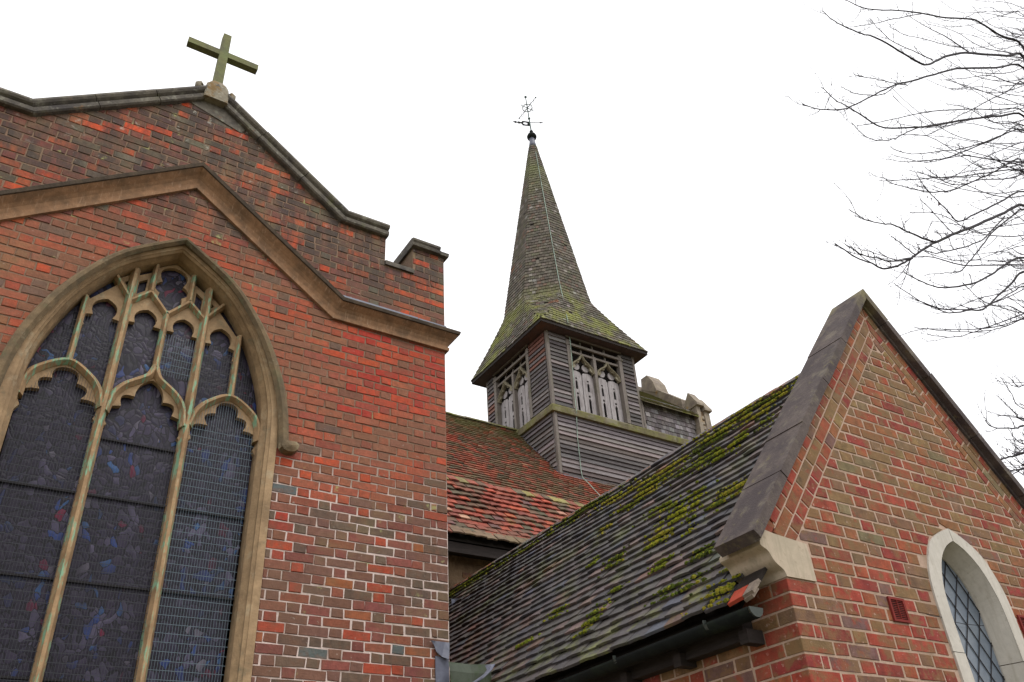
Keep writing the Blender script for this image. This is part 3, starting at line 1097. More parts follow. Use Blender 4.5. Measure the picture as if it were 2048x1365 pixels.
def rect(x0, x1, z0, z1):
    return [(x0, z0), (x1, z0), (x1, z1), (x0, z1)]


lights = [(-0.055, M1), (M1, M2), (M2, 1.675)]
for (x0, x1) in lights:
    for z0, z1 in ((0.3, 1.35), (1.35, 1.98), (1.98, 2.60), (2.60, 3.05), (3.05, 3.62)):
        poly = clipG(rect(x0, x1, z0, z1))
        mb = MB()
        mb.face([(p[0], YG, p[1]) for p in poly])
        mb.build('pane', GLASS_A, window)
ux = [-0.055, 0.20, M1, XC, M2, 1.42, 1.675]
for x0, x1 in zip(ux[:-1], ux[1:]):
    poly = clipG(rect(x0, x1, 3.62, 4.23))
    mb = MB()
    mb.face([(p[0], YG, p[1]) for p in poly])
    mb.build('pane', GLASS_A, window)
mb = MB()
mb.face([(p[0], YG, p[1]) for p in clipG(rect(-0.055, 1.675, 4.23, 5))])
mb.build('pane', GLASS_A, window)
for (x0, x1), dz in zip(lights, (0.0, 0.0, 0.0)):
    for z in (1.35, 1.98, 2.60) + ((3.05,) if x0 == M1 else ()):
        mb = MB()
        mb.box(x0 + 0.01, x1 - 0.01, YG - 0.022, YG - 0.006, z - 0.007, z + 0.007)
        mb.build('saddle_bar', BARM, window)
# wire guards: thin real wires
for i, ((x0, x1), m, top) in enumerate(zip(lights, (WIRE, WIRE, WIREL), (3.62, 3.05, 3.62))):
    mb = MB()
    n = int((x1 - x0 - 0.06) / 0.0195)
    for k in range(n + 1):
        x = x0 + 0.03 + k * 0.0195
        zt = top
        if top > 3.1:
            u = abs((x - (x0 + x1) / 2) / ((x1 - x0) / 2))
            zt = 3.56 - 0.36 * u ** 1.8
        mb.bar((x, 6.215, 0.4), (x + R.uniform(-.002, .002), 6.215, zt), 0.0019 if i == 2 else 0.0018)
    z = 0.9
    while z < top - 0.35:
        mb.bar((x0 + 0.02, 6.219, z), (x1 - 0.02, 6.219, z + R.uniform(-.004, .004)), 0.003)
        z += 0.0605
    mb.build('wire_guard', m, window, stuff=True)
for i, (x0, x1, zb, m) in enumerate([(0.21, 0.49, 3.60, WIRE), (0.82, 1.10, 3.66, WIREL), (1.13, 1.41, 3.58, WIRE), (0.0, 0.19, 3.56, WIRE), (1.43, 1.62, 3.54, WIRE)]):
    mb = MB()
    k = 0
    while x0 + 0.02 + k * 0.0195 < x1:
        x = x0 + 0.02 + k * 0.0195
        zt = 4.05 if abs((x0 + x1) / 2 - XC) < 0.5 else 4.1 - abs(x - (0.19 if x < XC else 1.43)) * 2.4
        mb.bar((x, 6.215, zb), (x, 6.215, max(zb + 0.03, zt)), 0.0018)
        k += 1
    z = zb + 0.05
    while z < 4.0:
        w = 1.0
        if i == 3:
            mb.bar((x0 + (z - zb) * 0.36, 6.219, z), (x1, 6.219, z), 0.003)
        elif i == 4:
            mb.bar((x0, 6.219, z), (x1 - (z - zb) * 0.36, 6.219, z), 0.003)
        else:
            mb.bar((x0, 6.219, z), (x1, 6.219, z), 0.003)
        z += 0.0605
    mb.build('wire_guard', m, window, stuff=True)

# lead dressed over the corner beside the vestry roof
def sheet(name, pts, th, m, parent, n=1):
    mb = MB()
    pts = [Vector(p) for p in pts]
    nrm = (pts[1] - pts[0]).cross(pts[2] - pts[0]).normalized() * th
    k = len(pts)
    mb.mesh(pts + [p + nrm for p in pts], [tuple(reversed(range(k))), tuple(range(k, 2 * k))] + [(i, (i + 1) % k, k + (i + 1) % k, k + i) for i in range(k)])
    return fix_normals(mb.build(name, m, parent))


def curl(name, cols, m, parent):
    mb = MB()
    k = len(cols[0])
    vs = [p for c in cols for p in c]
    fs = [(i * k + j, i * k + j + 1, (i + 1) * k + j + 1, (i + 1) * k + j) for i in range(len(cols) - 1) for j in range(k - 1)]
    mb.mesh(vs, fs)
    o = mb.build(name, m, parent)
    md = o.modifiers.new('thick', 'SOLIDIFY')
    md.thickness = 0.006
    return o


q = [at(862, 1281, 6.02), at(868, 1290, 6.02), at(873, 1304, 6.015), at(884, 1314, 6.01), at(898, 1319, 5.99)]
cols = []
for i, p in enumerate(q):
    t = at(862 + (899 - 862) * i / 4, 1281.5 + 4 * i / 4, 6.02)
    cols.append([t, t.lerp(p, 0.5) + Vector((0, -0.004 + .006 * (i % 2), 0)), p])
curl('lead_flap', cols, LEAD, chancel)
cols = []
for i in range(4):
    x = 871 + i * 9.0
    top, bot = at(x, 1312 + i * 2, 6.03), at(x + 1, 1372, 6.03)
    cols.append([top, top.lerp(bot, 0.5) + Vector((0, 0.004, 0)), bot])
curl('lead_flap', cols, LEAD, chancel)

# ================================================================== stone cross on the gable
cross = thing('stone_cross', 'plain mossy stone cross standing on the peak of the large brick gable', 'cross', (XC, 6.15, 6.78))
mb = MB()
# octagonal-shouldered pedestal
def loft_loop(mb, rings, cap=True):
    k = len(rings[0])
    vs = [p for r in rings for p in r]
    fs = [(i * k + j, i * k + (j + 1) % k, (i + 1) * k + (j + 1) % k, (i + 1) * k + j) for i in range(len(rings) - 1) for j in range(k)]
    if cap:
        fs += [tuple(reversed(range(k))), tuple(range((len(rings) - 1) * k, len(rings) * k))]
    mb.mesh(vs, fs)


def octo(cx, cy, z, rx, ry, cut=0.35):
    return [(cx + sx * rx * a, cy + sy * ry * b, z) for sx, sy, a, b in
            ((1, -1, 1, 1 - cut), (1, 1, 1, 1 - cut), (1, 1, 1 - cut, 1), (-1, 1, 1 - cut, 1), (-1, 1, 1, 1 - cut), (-1, -1, 1, 1 - cut), (-1, -1, 1 - cut, 1), (1, -1, 1 - cut, 1))]


CY = 6.09
loft_loop(mb, [octo(XC, CY + .005, 6.64, .115, .14, .1), octo(XC, CY, 6.80, .11, .13, .15), octo(XC, CY, 6.87, .105, .12, .3), octo(XC, CY, 6.925, .078, .09, .4), octo(XC, CY, 6.955, .07, .07, .4)])
fix_normals(mb.build('pedestal', PED, cross))
for s in (-1, 1):
    mb = MB()
    pts = [(XC + s * x, CY, z) for x, z in ((0.09, 6.84), (0.12, 6.845), (0.145, 6.85), (0.168, 6.87), (0.17, 6.90), (0.15, 6.92), (0.135, 6.90))]
    mb.tube(pts, [0.035, 0.034, 0.034, 0.034, 0.032, 0.028, 0.02], 7)
    mb.smooth = True
    mb.build('scroll', PED, cross)
mb = MB()
mb.mesh([Vector((XC, CY, 0)) + Vector(p) for p in
         [(-.047, -.042, 6.95), (.047, -.042, 6.95), (.047, .042, 6.95), (-.047, .042, 6.95), (-.04, -.04, 7.74), (.04, -.04, 7.74), (.04, .04, 7.74), (-.04, .04, 7.74),
          (-.03, -.03, 7.755), (.03, -.03, 7.755), (.03, .03, 7.755), (-.03, .03, 7.755)]],
        [(0, 1, 5, 4), (1, 2, 6, 5), (2, 3, 7, 6), (3, 0, 4, 7), (4, 5, 9, 8), (5, 6, 10, 9), (6, 7, 11, 10), (7, 4, 8, 11), (8, 9, 10, 11)])
mb.build('shaft', CROSS, cross)
for s in (-1, 1):
    mb = MB()
    x0, x1 = sorted((XC + s * 0.0425, XC + s * 0.355))
    mb.box(x0, x1, CY - .038, CY + .038, 7.40, 7.475)
    mb.build('arm', CROSS, cross)

# ================================================================== vestry on the right
YB = 2.87
XB = 5.20
X0 = 3.594
X1 = 2 * XB - X0
vestry = thing('vestry', 'small brick vestry with steep mossy tiled roof, stone-coped gable and lancet window', 'vestry', (XB, YB, -1.6))
FB = Frame((0, YB, 0), (1, 0, 0), (0, 0, 1), (0, -1, 0))
PT = math.radians(50.1)
cu, su = math.cos(PT), math.sin(PT)
TH = 0.07
XCW = 5.285
WO = [(XCW - dx, z) for dx, z in [(0.41, -0.2)] + spline([(0.41, 1.07), (0.405, 1.4), (0.37, 1.57), (0.28, 1.73), (0.15, 1.82), (0, 1.88)], 4)]
WO = WO + [(2 * XCW - x, z) for x, z in reversed(WO[:-1])]
WI = [(XCW - dx, z) for dx, z in [(0.305, -0.2)] + spline([(0.305, 1.07), (0.30, 1.36), (0.27, 1.51), (0.20, 1.65), (0.10, 1.745), (0, 1.795)], 4)]
WI = WI + [(2 * XCW - x, z) for x, z in reversed(WI[:-1])]
WG = [(XCW - dx, z) for dx, z in [(0.268, -0.2)] + spline([(0.268, 1.07), (0.264, 1.34), (0.238, 1.48), (0.175, 1.61), (0.085, 1.70), (0, 1.745)], 4)]
WG = WG + [(2 * XCW - x, z) for x, z in reversed(WG[:-1])]


def near_curve(C, x, z):
    best = None
    for p, q in zip(C[:-1], C[1:]):
        dx, dz = q[0] - p[0], q[1] - p[1]
        l2 = dx * dx + dz * dz
        if l2 < 1e-12:
            continue
        t = max(0, min(1, ((x - p[0]) * dx + (z - p[1]) * dz) / l2))
        a, b = p[0] + dx * t, p[1] + dz * t
        d = math.hypot(x - a, z - b)
        if best is None or d < best[0]:
            l = math.sqrt(l2)
            best = (d, a, b, -dz / l, dx / l)
    return best


def in_win(x, z):
    u = abs(x - XCW)
    for p, q in zip(WO[:-1], WO[1:]):
        if q[0] <= XCW + 1e-6 and p[1] <= z <= q[1] and q[1] > p[1]:
            return u < (XCW - (p[0] + (q[0] - p[0]) * (z - p[1]) / (q[1] - p[1]))) - 0.03
    return False


# rake lines: left slope passes (3.34, 1.544); n points down into the wall
def rk(side, s, t):
    x, z = 3.34 + cu * s + su * t, 1.544 + su * s - cu * t
    return (x, z) if side < 0 else (2 * XB - x, z)


apex_z = 1.544 + (XB - 3.34) * math.tan(PT)
wall_apex = apex_z - TH / cu
outl = [(X0, -1.6), (X1, -1.6), (X1, 1.50), rk(1, (1.55 - 1.544 + cu * TH) / su, TH), (XB, wall_apex - 0.002), rk(-1, (1.55 - 1.544 + cu * TH) / su, TH), (X0, 1.50)]
zsh = 1.544 + (X0 + 0.01 - 3.34) * math.tan(PT) - TH / cu - 0.004
outl = [(X0, -1.6), (X1, -1.6), (X1, zsh - 0.06), (X1 - 0.01, zsh), (XB, wall_apex - 0.004), (X0 + 0.01, zsh), (X0, zsh - 0.06)]
gw = plate('gable_wall', MORT_B, vestry, outl, [list(WO)], FB, -0.22, 0.0)
PB = Pieces('brick', gw, BRB_O, BRB_A, 270)
CB = 0.0757
JB = 0.0125
SB_, HB_ = 0.2385, 0.1195
BRB = [(22, srgb(142, 66, 50)), (14, srgb(130, 52, 46)), (20, srgb(124, 98, 66)), (18, srgb(116, 88, 68)), (14, srgb(134, 84, 56)), (4, srgb(112, 100, 72)), (6, srgb(112, 84, 78)), (4, srgb(152, 76, 52))]
BRB2 = [(28, srgb(142, 62, 48)), (18, srgb(130, 54, 48)), (16, srgb(122, 94, 64)), (14, srgb(112, 84, 66)), (14, srgb(142, 80, 52)), (8, srgb(110, 82, 76))]
BRU = [(20, srgb(124, 100, 66)), (20, srgb(116, 94, 70)), (18, srgb(136, 88, 56)), (14, srgb(140, 72, 50)), (5, srgb(114, 102, 76)), (8, srgb(128, 56, 48))]


def col_B(x, z):
    t = min(1, max(0, (z - 1.5) / 1.0)) * min(1, max(0.2, (x - 3.6) / 1.2))
    return vcol(pick(BRU if R.random() < t else (BRB2 if z < 1.4 else BRB)), 0.12)


def put_B(poly, col, proud=0.004, depth=0.02):
    if len(poly) < 3 or abs(area(poly)) < 0.0005:
        return
    cx = sum(p[0] for p in poly) / len(poly)
    cz = sum(p[1] for p in poly) / len(poly)
    d, a, b, nx, nz = near_curve(WO, cx, cz)
    if d < 0.25:
        if (cx - a) * nx + (cz - b) * nz < -0.08:
            return
        poly = clip(poly, -nx, -nz, -(a * nx + b * nz) - 0.003)
        if len(poly) < 3 or abs(area(poly)) < 0.0005:
            return
        cx = sum(p[0] for p in poly) / len(poly)
        cz = sum(p[1] for p in poly) / len(poly)
    if in_win(cx, cz):
        return
    loc = [(p[0] - cx + RV.uniform(-.002, .002), p[1] - cz + RV.uniform(-.002, .002)) for p in poly]
    vs, fs = brick_solid(loc, proud, depth, 0.004)
    PB.add(FB, cx, cz, R.uniform(-0.0015, 0.0015), vs, fs, col)


T3 = TH + 0.004 + 3 * 0.0757
VARB = {}
for kind, w in (('st', SB_), ('hd', HB_)):
    VARB[kind] = [brick_solid(jrect(w - JB, CB - JB, 0.0028, RV), 0.004, 0.02, 0.0045) for _ in range(7)]
for k in range(-16, 30):
    z0 = 1.344 + k * CB
    z1 = z0 + CB
    zc = (z0 + z1) / 2
    if z0 < 0.35:
        continue
    x = X0 - 0.004
    seq = (['st', 'hd'] if k % 2 else ['hd', 'st']) * 16
    first = True
    if k % 2 == 0:
        seq = ['hd', 'cl'] + ['st', 'hd'] * 16
    if zc > 1.53:
        x = 3.42 + (0.0 if k % 2 else 0.179)
        seq = ['st', 'hd'] * 16
        first = False
    for kind in seq:
        w = {'st': SB_, 'hd': HB_, 'cl': 0.058}[kind]
        a, b = x, x + w
        x = b
        if a > X1:
            break
        poly = [(a + (JB / 2 if not first else 0), z0 + JB / 2), (b - JB / 2, z0 + JB / 2), (b - JB / 2, z1 - JB / 2), (a + (JB / 2 if not first else 0), z1 - JB / 2)]
        if first and zc < 1.344:
            # corner brick seen on both faces
            cx = sum(p[0] for p in poly) / 4
            vs, fs = brick_solid([(p[0] - cx, p[1] - zc) for p in poly], 0.004, (0.11 if k % 2 else 0.225), 0.003)
            PB.add(FB, cx, zc, 0, vs, fs, col_B(cx, zc))
            first = False
            continue
        first = False
        n0 = poly
        if zc > 1.344 and zc < 1.56:
            poly = clip(clip(poly, -1, 0, -3.828), 1, 0, 2 * XB - 3.828)
        if zc > 1.53:
            # inside the raking bands
            for side in (-1, 1):
                sx = 1 if side < 0 else -1
                px, pz = rk(side, 0, T3 + 0.004)
                poly = clip(poly, -su * sx, cu, -su * sx * px + cu * pz)
                if len(poly) < 3:
                    break
        if len(poly) < 3:
            continue
        xm = sum(p[0] for p in poly) / len(poly)
        if in_win(xm, zc):
            continue
        if abs(abs(area(poly)) - abs(area(n0))) < 1e-6 and kind != 'cl' and near_curve(WO, xm, zc)[0] > 0.16 and not (abs(xm - XCW) < 0.5 and zc < 1.9):
            vi = R.randrange(7)
            vs, fs = VARB[kind][vi]
            PB.add(FB, xm, zc, R.uniform(-.0015, .0015), vs, fs, col_B(xm, zc), (kind, vi), R.uniform(-.006, .006))
        else:
            put_B(poly, col_B(xm, zc))
# raking bands of brick beside the coping
for side in (-1, 1):
    for band, (ln, off) in enumerate(((0.118, 0.0), (0.232, 0.05), (0.118, 0.03))):
        t0 = TH + 0.004 + band * 0.0757
        s = -off
        while s < 3.2:
            r = [rk(side, s + 0.005, t0 + 0.005), rk(side, s + 0.005, t0 + 0.0757 - 0.005), rk(side, s + ln - 0.005, t0 + 0.0757 - 0.005), rk(side, s + ln - 0.005, t0 + 0.005)]
            if area(r) < 0:
                r.reverse()
            s += ln
            r = clip(r, 0, -1, -1.562)
            if len(r) >= 3:
                r = clip(r, 1 if side < 0 else -1, 0, (XB - 0.005) if side < 0 else -(XB + 0.005))
            if len(r) >= 3:
                put_B(r, vcol(pick(BRB2 if band == 0 or R.random() < 0.35 else BRU), 0.12))
PB.build()

# left wall under the eaves
FS = Frame((X0, 0, 0), (0, -1, 0), (0, 0, 1), (-1, 0, 0))
mb = MB()
mb.box(X0, X0 + 0.215, YB + 0.222, 9.2, -1.6, 1.34)
mb.box(X1 - 0.215, X1, YB + 0.222, 9.2, -1.6, 1.10)
sw = mb.build('side_wall', MORT_B, vestry)
PS = Pieces('brick', sw, BRB_O, BRB_A, 120)
for k in range(-14, 0):
    z0 = 1.344 + k * CB
    zc = z0 + CB / 2
    if z0 < 0.3 or zc > 1.34:
        continue
    y = YB + (0.115 if k % 2 else 0.23)
    seq = ['st', 'hd'] * 14 if k % 2 else ['hd', 'st'] * 14
    for kind in seq:
        w = SB_ if kind == 'st' else HB_
        if y > (6.0 if zc < 1.12 else 3.0):
            break
        vs, fs = VARB[kind][R.randrange(7)]
        PS.add(FS, -(y + w / 2), zc, 0, vs, fs, vcol(pick(BRB2), 0.12))
        y += w
PS.build()
mb = MB()
mb.box(X0 + 0.22, X1 - 0.22, 8.9, 9.15, -1.6, 1.1)
mb.build('inner_wall', DARKW, vestry)

# stone coping of the gable
for side in (-1, 1):
    n = 5
    Ltot = (XB - 3.34) / cu
    cuts = [0, 0.52, 1.02, 1.55, 2.10, 2.60, Ltot]
    for i in range(6):
        s0, s1 = cuts[i] + 0.002, cuts[i + 1] - 0.002
        dn = R.uniform(-0.005, 0.005)
        dy = R.uniform(-0.004, 0.004)
        mb = MB()
        prof = [(0.0 + dn, 2.80 + dy), (0.0 + dn, 3.10), (TH + dn, 3.10), (TH + dn, 2.855), (TH - 0.012 + dn, 2.85), (TH - 0.012 + dn, 2.80 + dy)]
        vs = []
        for e, s in enumerate((s0, s1)):
            for t, y in prof:
                if i == 5 and e == 1:
                    sx = (XB - 0.0015 - 3.34 - su * t) / cu
                    p = rk(side, sx, t)
                else:
                    p = rk(side, s, t)
                vs.append((p[0], y, p[1]))
        k = len(prof)
        mb.mesh(vs, [(q, (q + 1) % k, k + (q + 1) % k, k + q) for q in range(k)] + [tuple(reversed(range(k))), tuple(range(k, 2 * k))])
        fix_normals(mb.build('coping_stone', BCOPE, vestry))
    # parapet body under the coping
    mb = MB()
    v = [rk(side, 0.30, TH + 0.002), rk(side, (XB - 0.002 - 3.34 - su * (TH + .002)) / cu, TH + 0.002), ((XB + side * 0.002), 3.2), rk(side, 0.05, 0.40)]
    vs = [(p[0], 2.93 + 0.165, p[1]) for p in v] + [(p[0], 3.092, p[1]) for p in v]
    # kneeler stone with a double curved underside
    mb = MB()
    kp = [(3.40, 1.585), (3.385, 1.54), (3.437, 1.50)] + spline([(3.447, 1.488), (3.488, 1.466), (3.508, 1.43), (3.535, 1.404), (3.575, 1.378), (3.588, 1.346)], 4) + [(3.818, 1.346), (3.811, 1.552), (3.62, 1.572), (3.52, 1.60)]
    kp = [(3.437, 1.515), (3.437, 1.495)] + spline([(3.447, 1.488), (3.488, 1.466), (3.508, 1.43), (3.535, 1.404), (3.575, 1.378), (3.588, 1.346)], 4) + [(3.818, 1.346), (3.811, 1.553), (3.56, 1.575), (3.500, 1.585)]
    if side > 0:
        kp = [(2 * XB - x, z) for x, z in reversed(kp)]
    k = len(kp)
    vs = [(x, 2.858, z) for x, z in kp] + [(x, 3.16, z) for x, z in kp]
    mb.mesh(vs, [(q, k + q, k + (q + 1) % k, (q + 1) % k) for q in range(k)] + [tuple(range(k)), tuple(reversed(range(k, 2 * k)))])
    fix_normals(mb.build('kneeler_stone', BKNEE, vestry))

# lancet window
def loft3(mb, profs):
    loft(mb, profs)


mb = MB()
mb.face([(x, 2.995, z) for x, z in WG])
vw = mb.build('window', GLASS_B, vestry, label='narrow pointed lancet window with pale stone surround and diamond leading')
NW = len(WO)
AP = NW // 2
for (i0, i1) in ((0, 2), (1, AP + 1), (AP, NW - 1), (NW - 2, NW)):
    def seg(C):
        pts = list(C[i0:i1])

        def nudge(p, q):
            l = math.hypot(q[0] - p[0], q[1] - p[1])
            return (p[0] + (q[0] - p[0]) / l * 0.0022, p[1] + (q[1] - p[1]) / l * 0.0022)
        return [nudge(pts[0], pts[1])] + pts[1:-1] + [nudge(pts[-1], pts[-2])]
    dy = R.uniform(-0.003, 0.003)
    mb = MB()
    loft(mb, [(seg(WO), 2.92), (seg(WO), 2.858 + dy), (seg(WI), 2.856 + dy), (seg(WI), 2.862 + dy), (seg(WG), 2.985), (seg(WG), 3.03)])
    fix_normals(mb.build('surround_stone', BWIN, vw))
mb = MB()
for d in (-1, 1):
    for i in range(-14, 22):
        # diagonals clipped to the opening
        c = i * 0.20
        seg = None
        pts = []
        for j in range(60):
            x = XCW - 0.265 + 0.53 * j / 59
            z = 0.6 + c + d * (x - XCW) * 1.55
            if z < 0.2:
                continue
            u = abs(x - XCW)
            zt = None
            for p, q in zip(WG[:-1], WG[1:]):
                if p[0] <= XCW + 1e-6 and min(p[0], q[0]) <= XCW - u <= max(p[0], q[0]) and q[0] != p[0]:
                    zt = p[1] + (q[1] - p[1]) * ((XCW - u) - p[0]) / (q[0] - p[0])
                    break
            if zt is not None and z < zt:
                pts.append((x, 2.99, z))
        if len(pts) > 2:
            mb.bar(pts[0], pts[-1], 0.0042, 0.005)
mb.build('leading', BARM, vw)
mb = MB()
mb.tube([at(1853, 1229, 2.853), at(1868, 1233, 2.853), at(1884, 1235, 2.86), at(1900, 1242, 2.92), at(1930, 1249, 2.97), at(1968, 1252, 2.95)], 0.0022, 5)
mb.build('window_wire', BARM, vw)

# air bricks
for (vx, vz) in ((4.402, 1.198), (5.728, 1.232)):
    w, h = 0.142, 0.137
    o = plate('air_vent', TERRA, vestry, rect(vx, vx + w, vz, vz + h), [rect(vx + .016, vx + w - .016, vz + .014, vz + h - .014)], FB, 0.0, 0.016)
    mb = MB()
    mb.face([(vx + .01, YB - 0.006, vz + .01), (vx + w - .01, YB - 0.006, vz + .01), (vx + w - .01, YB - 0.006, vz + h - .01), (vx + .01, YB - 0.006, vz + h - .01)])
    mb.build('vent_back', DARKW, o)
    for i in range(10):
        mb = MB()
        z = vz + 0.020 + i * 0.0105
        mb.mesh([(vx + .015, YB - .013, z), (vx + w - .015, YB - .013, z), (vx + w - .015, YB - .008, z + .006), (vx + .015, YB - .008, z + .006)], [(0, 1, 2, 3)])
        mb.build('slat', TERRA, o)
    mb = MB()
    mb.box(vx + w / 2 - .002, vx + w / 2 + .002, YB - .0145, YB - .008, vz + .012, vz + h - .012)
    mb.build('slat', TERRA, o)

# ---------------- vestry roof
FR = Frame((3.40, 0, 1.235), (0, -1, 0), (cu, 0, su), (-su, 0, cu))
SLEN = 1.80 / cu
mb = MB()
mb.face([FR.P(-3.09, 0.03, -0.016), FR.P(-9.24, 0.03, -0.016), FR.P(-9.24, SLEN, -0.016), FR.P(-3.09, SLEN, -0.016)][::-1])
mb.face([FR.P(-3.09, 0.03, -0.05), FR.P(-9.24, 0.03, -0.05), FR.P(-9.24, SLEN, -0.05), FR.P(-3.09, SLEN, -0.05)])
mx_ = lambda p: Vector((2 * XB - p[0], p[1], p[2]))
mb.face([mx_(FR.P(-3.09, 0.0, 0.0)), mx_(FR.P(-9.24, 0.0, 0.0)), mx_(FR.P(-9.24, SLEN, 0.0)), mx_(FR.P(-3.09, SLEN, 0.0))])
roofB = mb.build('roof', SLABD, vestry)
RT = random.Random(21)


def tile_solid(w, L, th, lift, camber, j, r):
    """plain clay tile: tail at b=0 raised by lift, head at b=L on the deck; local (a, b, h)"""
    xs = (-w / 2, 0.0, w / 2)
    cm = (0.0, camber, 0.0)
    tj = [r.uniform(-j, j) for _ in range(3)]
    tilt = r.uniform(-j, j)
    vs = []
    for i in range(3):
        vs.append((xs[i], tj[i], lift - th + cm[i] + tilt * xs[i] / w))
    for i in range(3):
        vs.append((xs[i], tj[i] + 0.001, lift + cm[i] + tilt * xs[i] / w))
    for i in range(3):
        vs.append((xs[i], L, 0.004 + cm[i] * .5))
    fs = [(3, 4, 7, 6), (4, 5, 8, 7), (0, 1, 4, 3), (1, 2, 5, 4), (0, 3, 6), (2, 8, 5)]
    return vs, fs


TV = [tile_solid(0.162, 0.185, 0.019, 0.040 + RT.uniform(-.003, .004), RT.uniform(.0015, .004), 0.005, RT) for _ in range(10)]
TILE_B = [(44, srgb(75, 71, 70)), (26, srgb(84, 78, 75)), (14, srgb(92, 82, 79)), (7, srgb(108, 90, 85)), (10, srgb(68, 66, 70)), (4, srgb(80, 83, 94)), (2, srgb(112, 82, 70))]
PR = Pieces('tile', roofB, TIB_O, TIB_A)


def sagB(a, b):
    return 0.016 * noise.noise((a * 0.8, b * 1.3, 2.0)) + 0.007 * noise.noise((a * 3.1, b * 3, 5.0)) - 0.012 * math.sin(min(1, b / SLEN) * math.pi)


for r in range(28):
    b = r * 0.1003
    y = 3.085 + (0.0825 if r % 2 else 0.0)
    if r == 0:
        y = 3.12
    while y < 9.2:
        a = -(y + 0.0825)
        if y > 5.62 and r < 2:
            break
        if y > 5.8 and r < 3:
            break
        vi = RT.randrange(10)
        vs, fs = TV[vi]
        col = vcol(pick(TILE_B), 0.16)
        if y > 5.2 and r < 12 and RT.random() < 0.25:
            col = vcol(srgb(98, 76, 69), 0.15)
        PR.add(FR, a + RT.uniform(-.003, .003), b + RT.uniform(-.004, .004) + 0.006 * noise.noise((a * 1.1, r * 0.7, 1)), sagB(a, b), vs, fs, col, ('t', vi), RT.uniform(-.016, .016))
        y += 0.165
PR.build()
# ridge tiles
y = 3.12
while y < 9.2:
    mb = MB()
    mb.smooth = True
    rr = 0.062 + RT.uniform(-.004, .004)
    zz = 3.375 + 0.012 * noise.noise((y * .8, 0, 0)) + RT.uniform(-.004, .004)
    pr = [(math.cos(t) * rr, math.sin(t) * rr * 0.75) for t in [math.pi * (0.0 + i / 6.0) for i in range(7)]]
    vs = [(XB + px, y, zz + pz - .02) for px, pz in pr] + [(XB + px, y + 0.292, zz + pz - .02) for px, pz in pr]
    fs = [(i, i + 1, 8 + i - 1 + 0, 7 + i) for i in range(6)]
    fs = [(i, i + 1, 7 + i + 1, 7 + i) for i in range(6)] + [tuple(range(7)), tuple(reversed(range(7, 14)))]
    mb.mesh(vs, fs)
    fix_normals(mb.build('ridge_tile', RIDGE, roofB))
    y += 0.30

# moss cushions on the tiles
RM = random.Random(3)
mossb = MB()
MC = [srgb(122, 124, 34), srgb(98, 106, 34), srgb(76, 86, 32), srgb(138, 130, 46), srgb(54, 60, 28)]


def on_roof(px, py):
    d = ray(px, py)
    k = (FR.O.dot(FR.N)) / d.dot(FR.N)
    a, b, h = FR.inv(d * k)
    return a, b


def tuft(a, b, h, r, col):
    n = 5
    ang = RM.uniform(0, 6.28)
    base = []
    for i in range(n):
        t = ang + 2 * math.pi * i / n
        rr = r * RM.uniform(0.75, 1.25)
        base.append(FR.P(a + math.cos(t) * rr, b + math.sin(t) * rr * 0.8, h))
    mid = [FR.P(*FR.inv(p.lerp(FR.P(a, b, h), 0.35))[:2], h + r * RM.uniform(0.45, 0.75)) for p in base]
    top = FR.P(a + RM.uniform(-.3, .3) * r, b - 0.2 * r, h + r * RM.uniform(0.7, 1.0))
    mossb.mesh(base + mid + [top], [(i, (i + 1) % n, n + (i + 1) % n, n + i) for i in range(n)] + [(n + i, n + (i + 1) % n, 2 * n) for i in range(n)], col)


def moss_patch(px, py, la, lb, n, thick=1.0):
    a0, b0 = on_roof(px, py)
    c0 = RM.choice(MC[:4])
    for _ in range(int(n * 6)):
        q_ = RM.choice((0.5, 1.0, 1.0, 1.6))
        a = a0 + RM.gauss(0, la * q_)
        b = b0 + RM.gauss(0, lb * q_)
        if noise.noise((a * 9, b * 14, 3.3)) < -0.2:
            continue
        if b < 0.0 or b > SLEN - 0.06 or a > -3.10 or a < -9.2:
            continue
        row = b % 0.1003
        h = sagB(a, b) + 0.040 - 0.25 * row
        if RM.random() < 0.55:
            b -= row * 0.85
            h = sagB(a, b) + 0.038
        c = RM.choice([c0, c0, MC[RM.randrange(5)]])
        tuft(a, b, h + 0.002, RM.choice((.005, .007, .009, .012, .016)) * RM.uniform(.8, 1.2), vcol(c, 0.2))


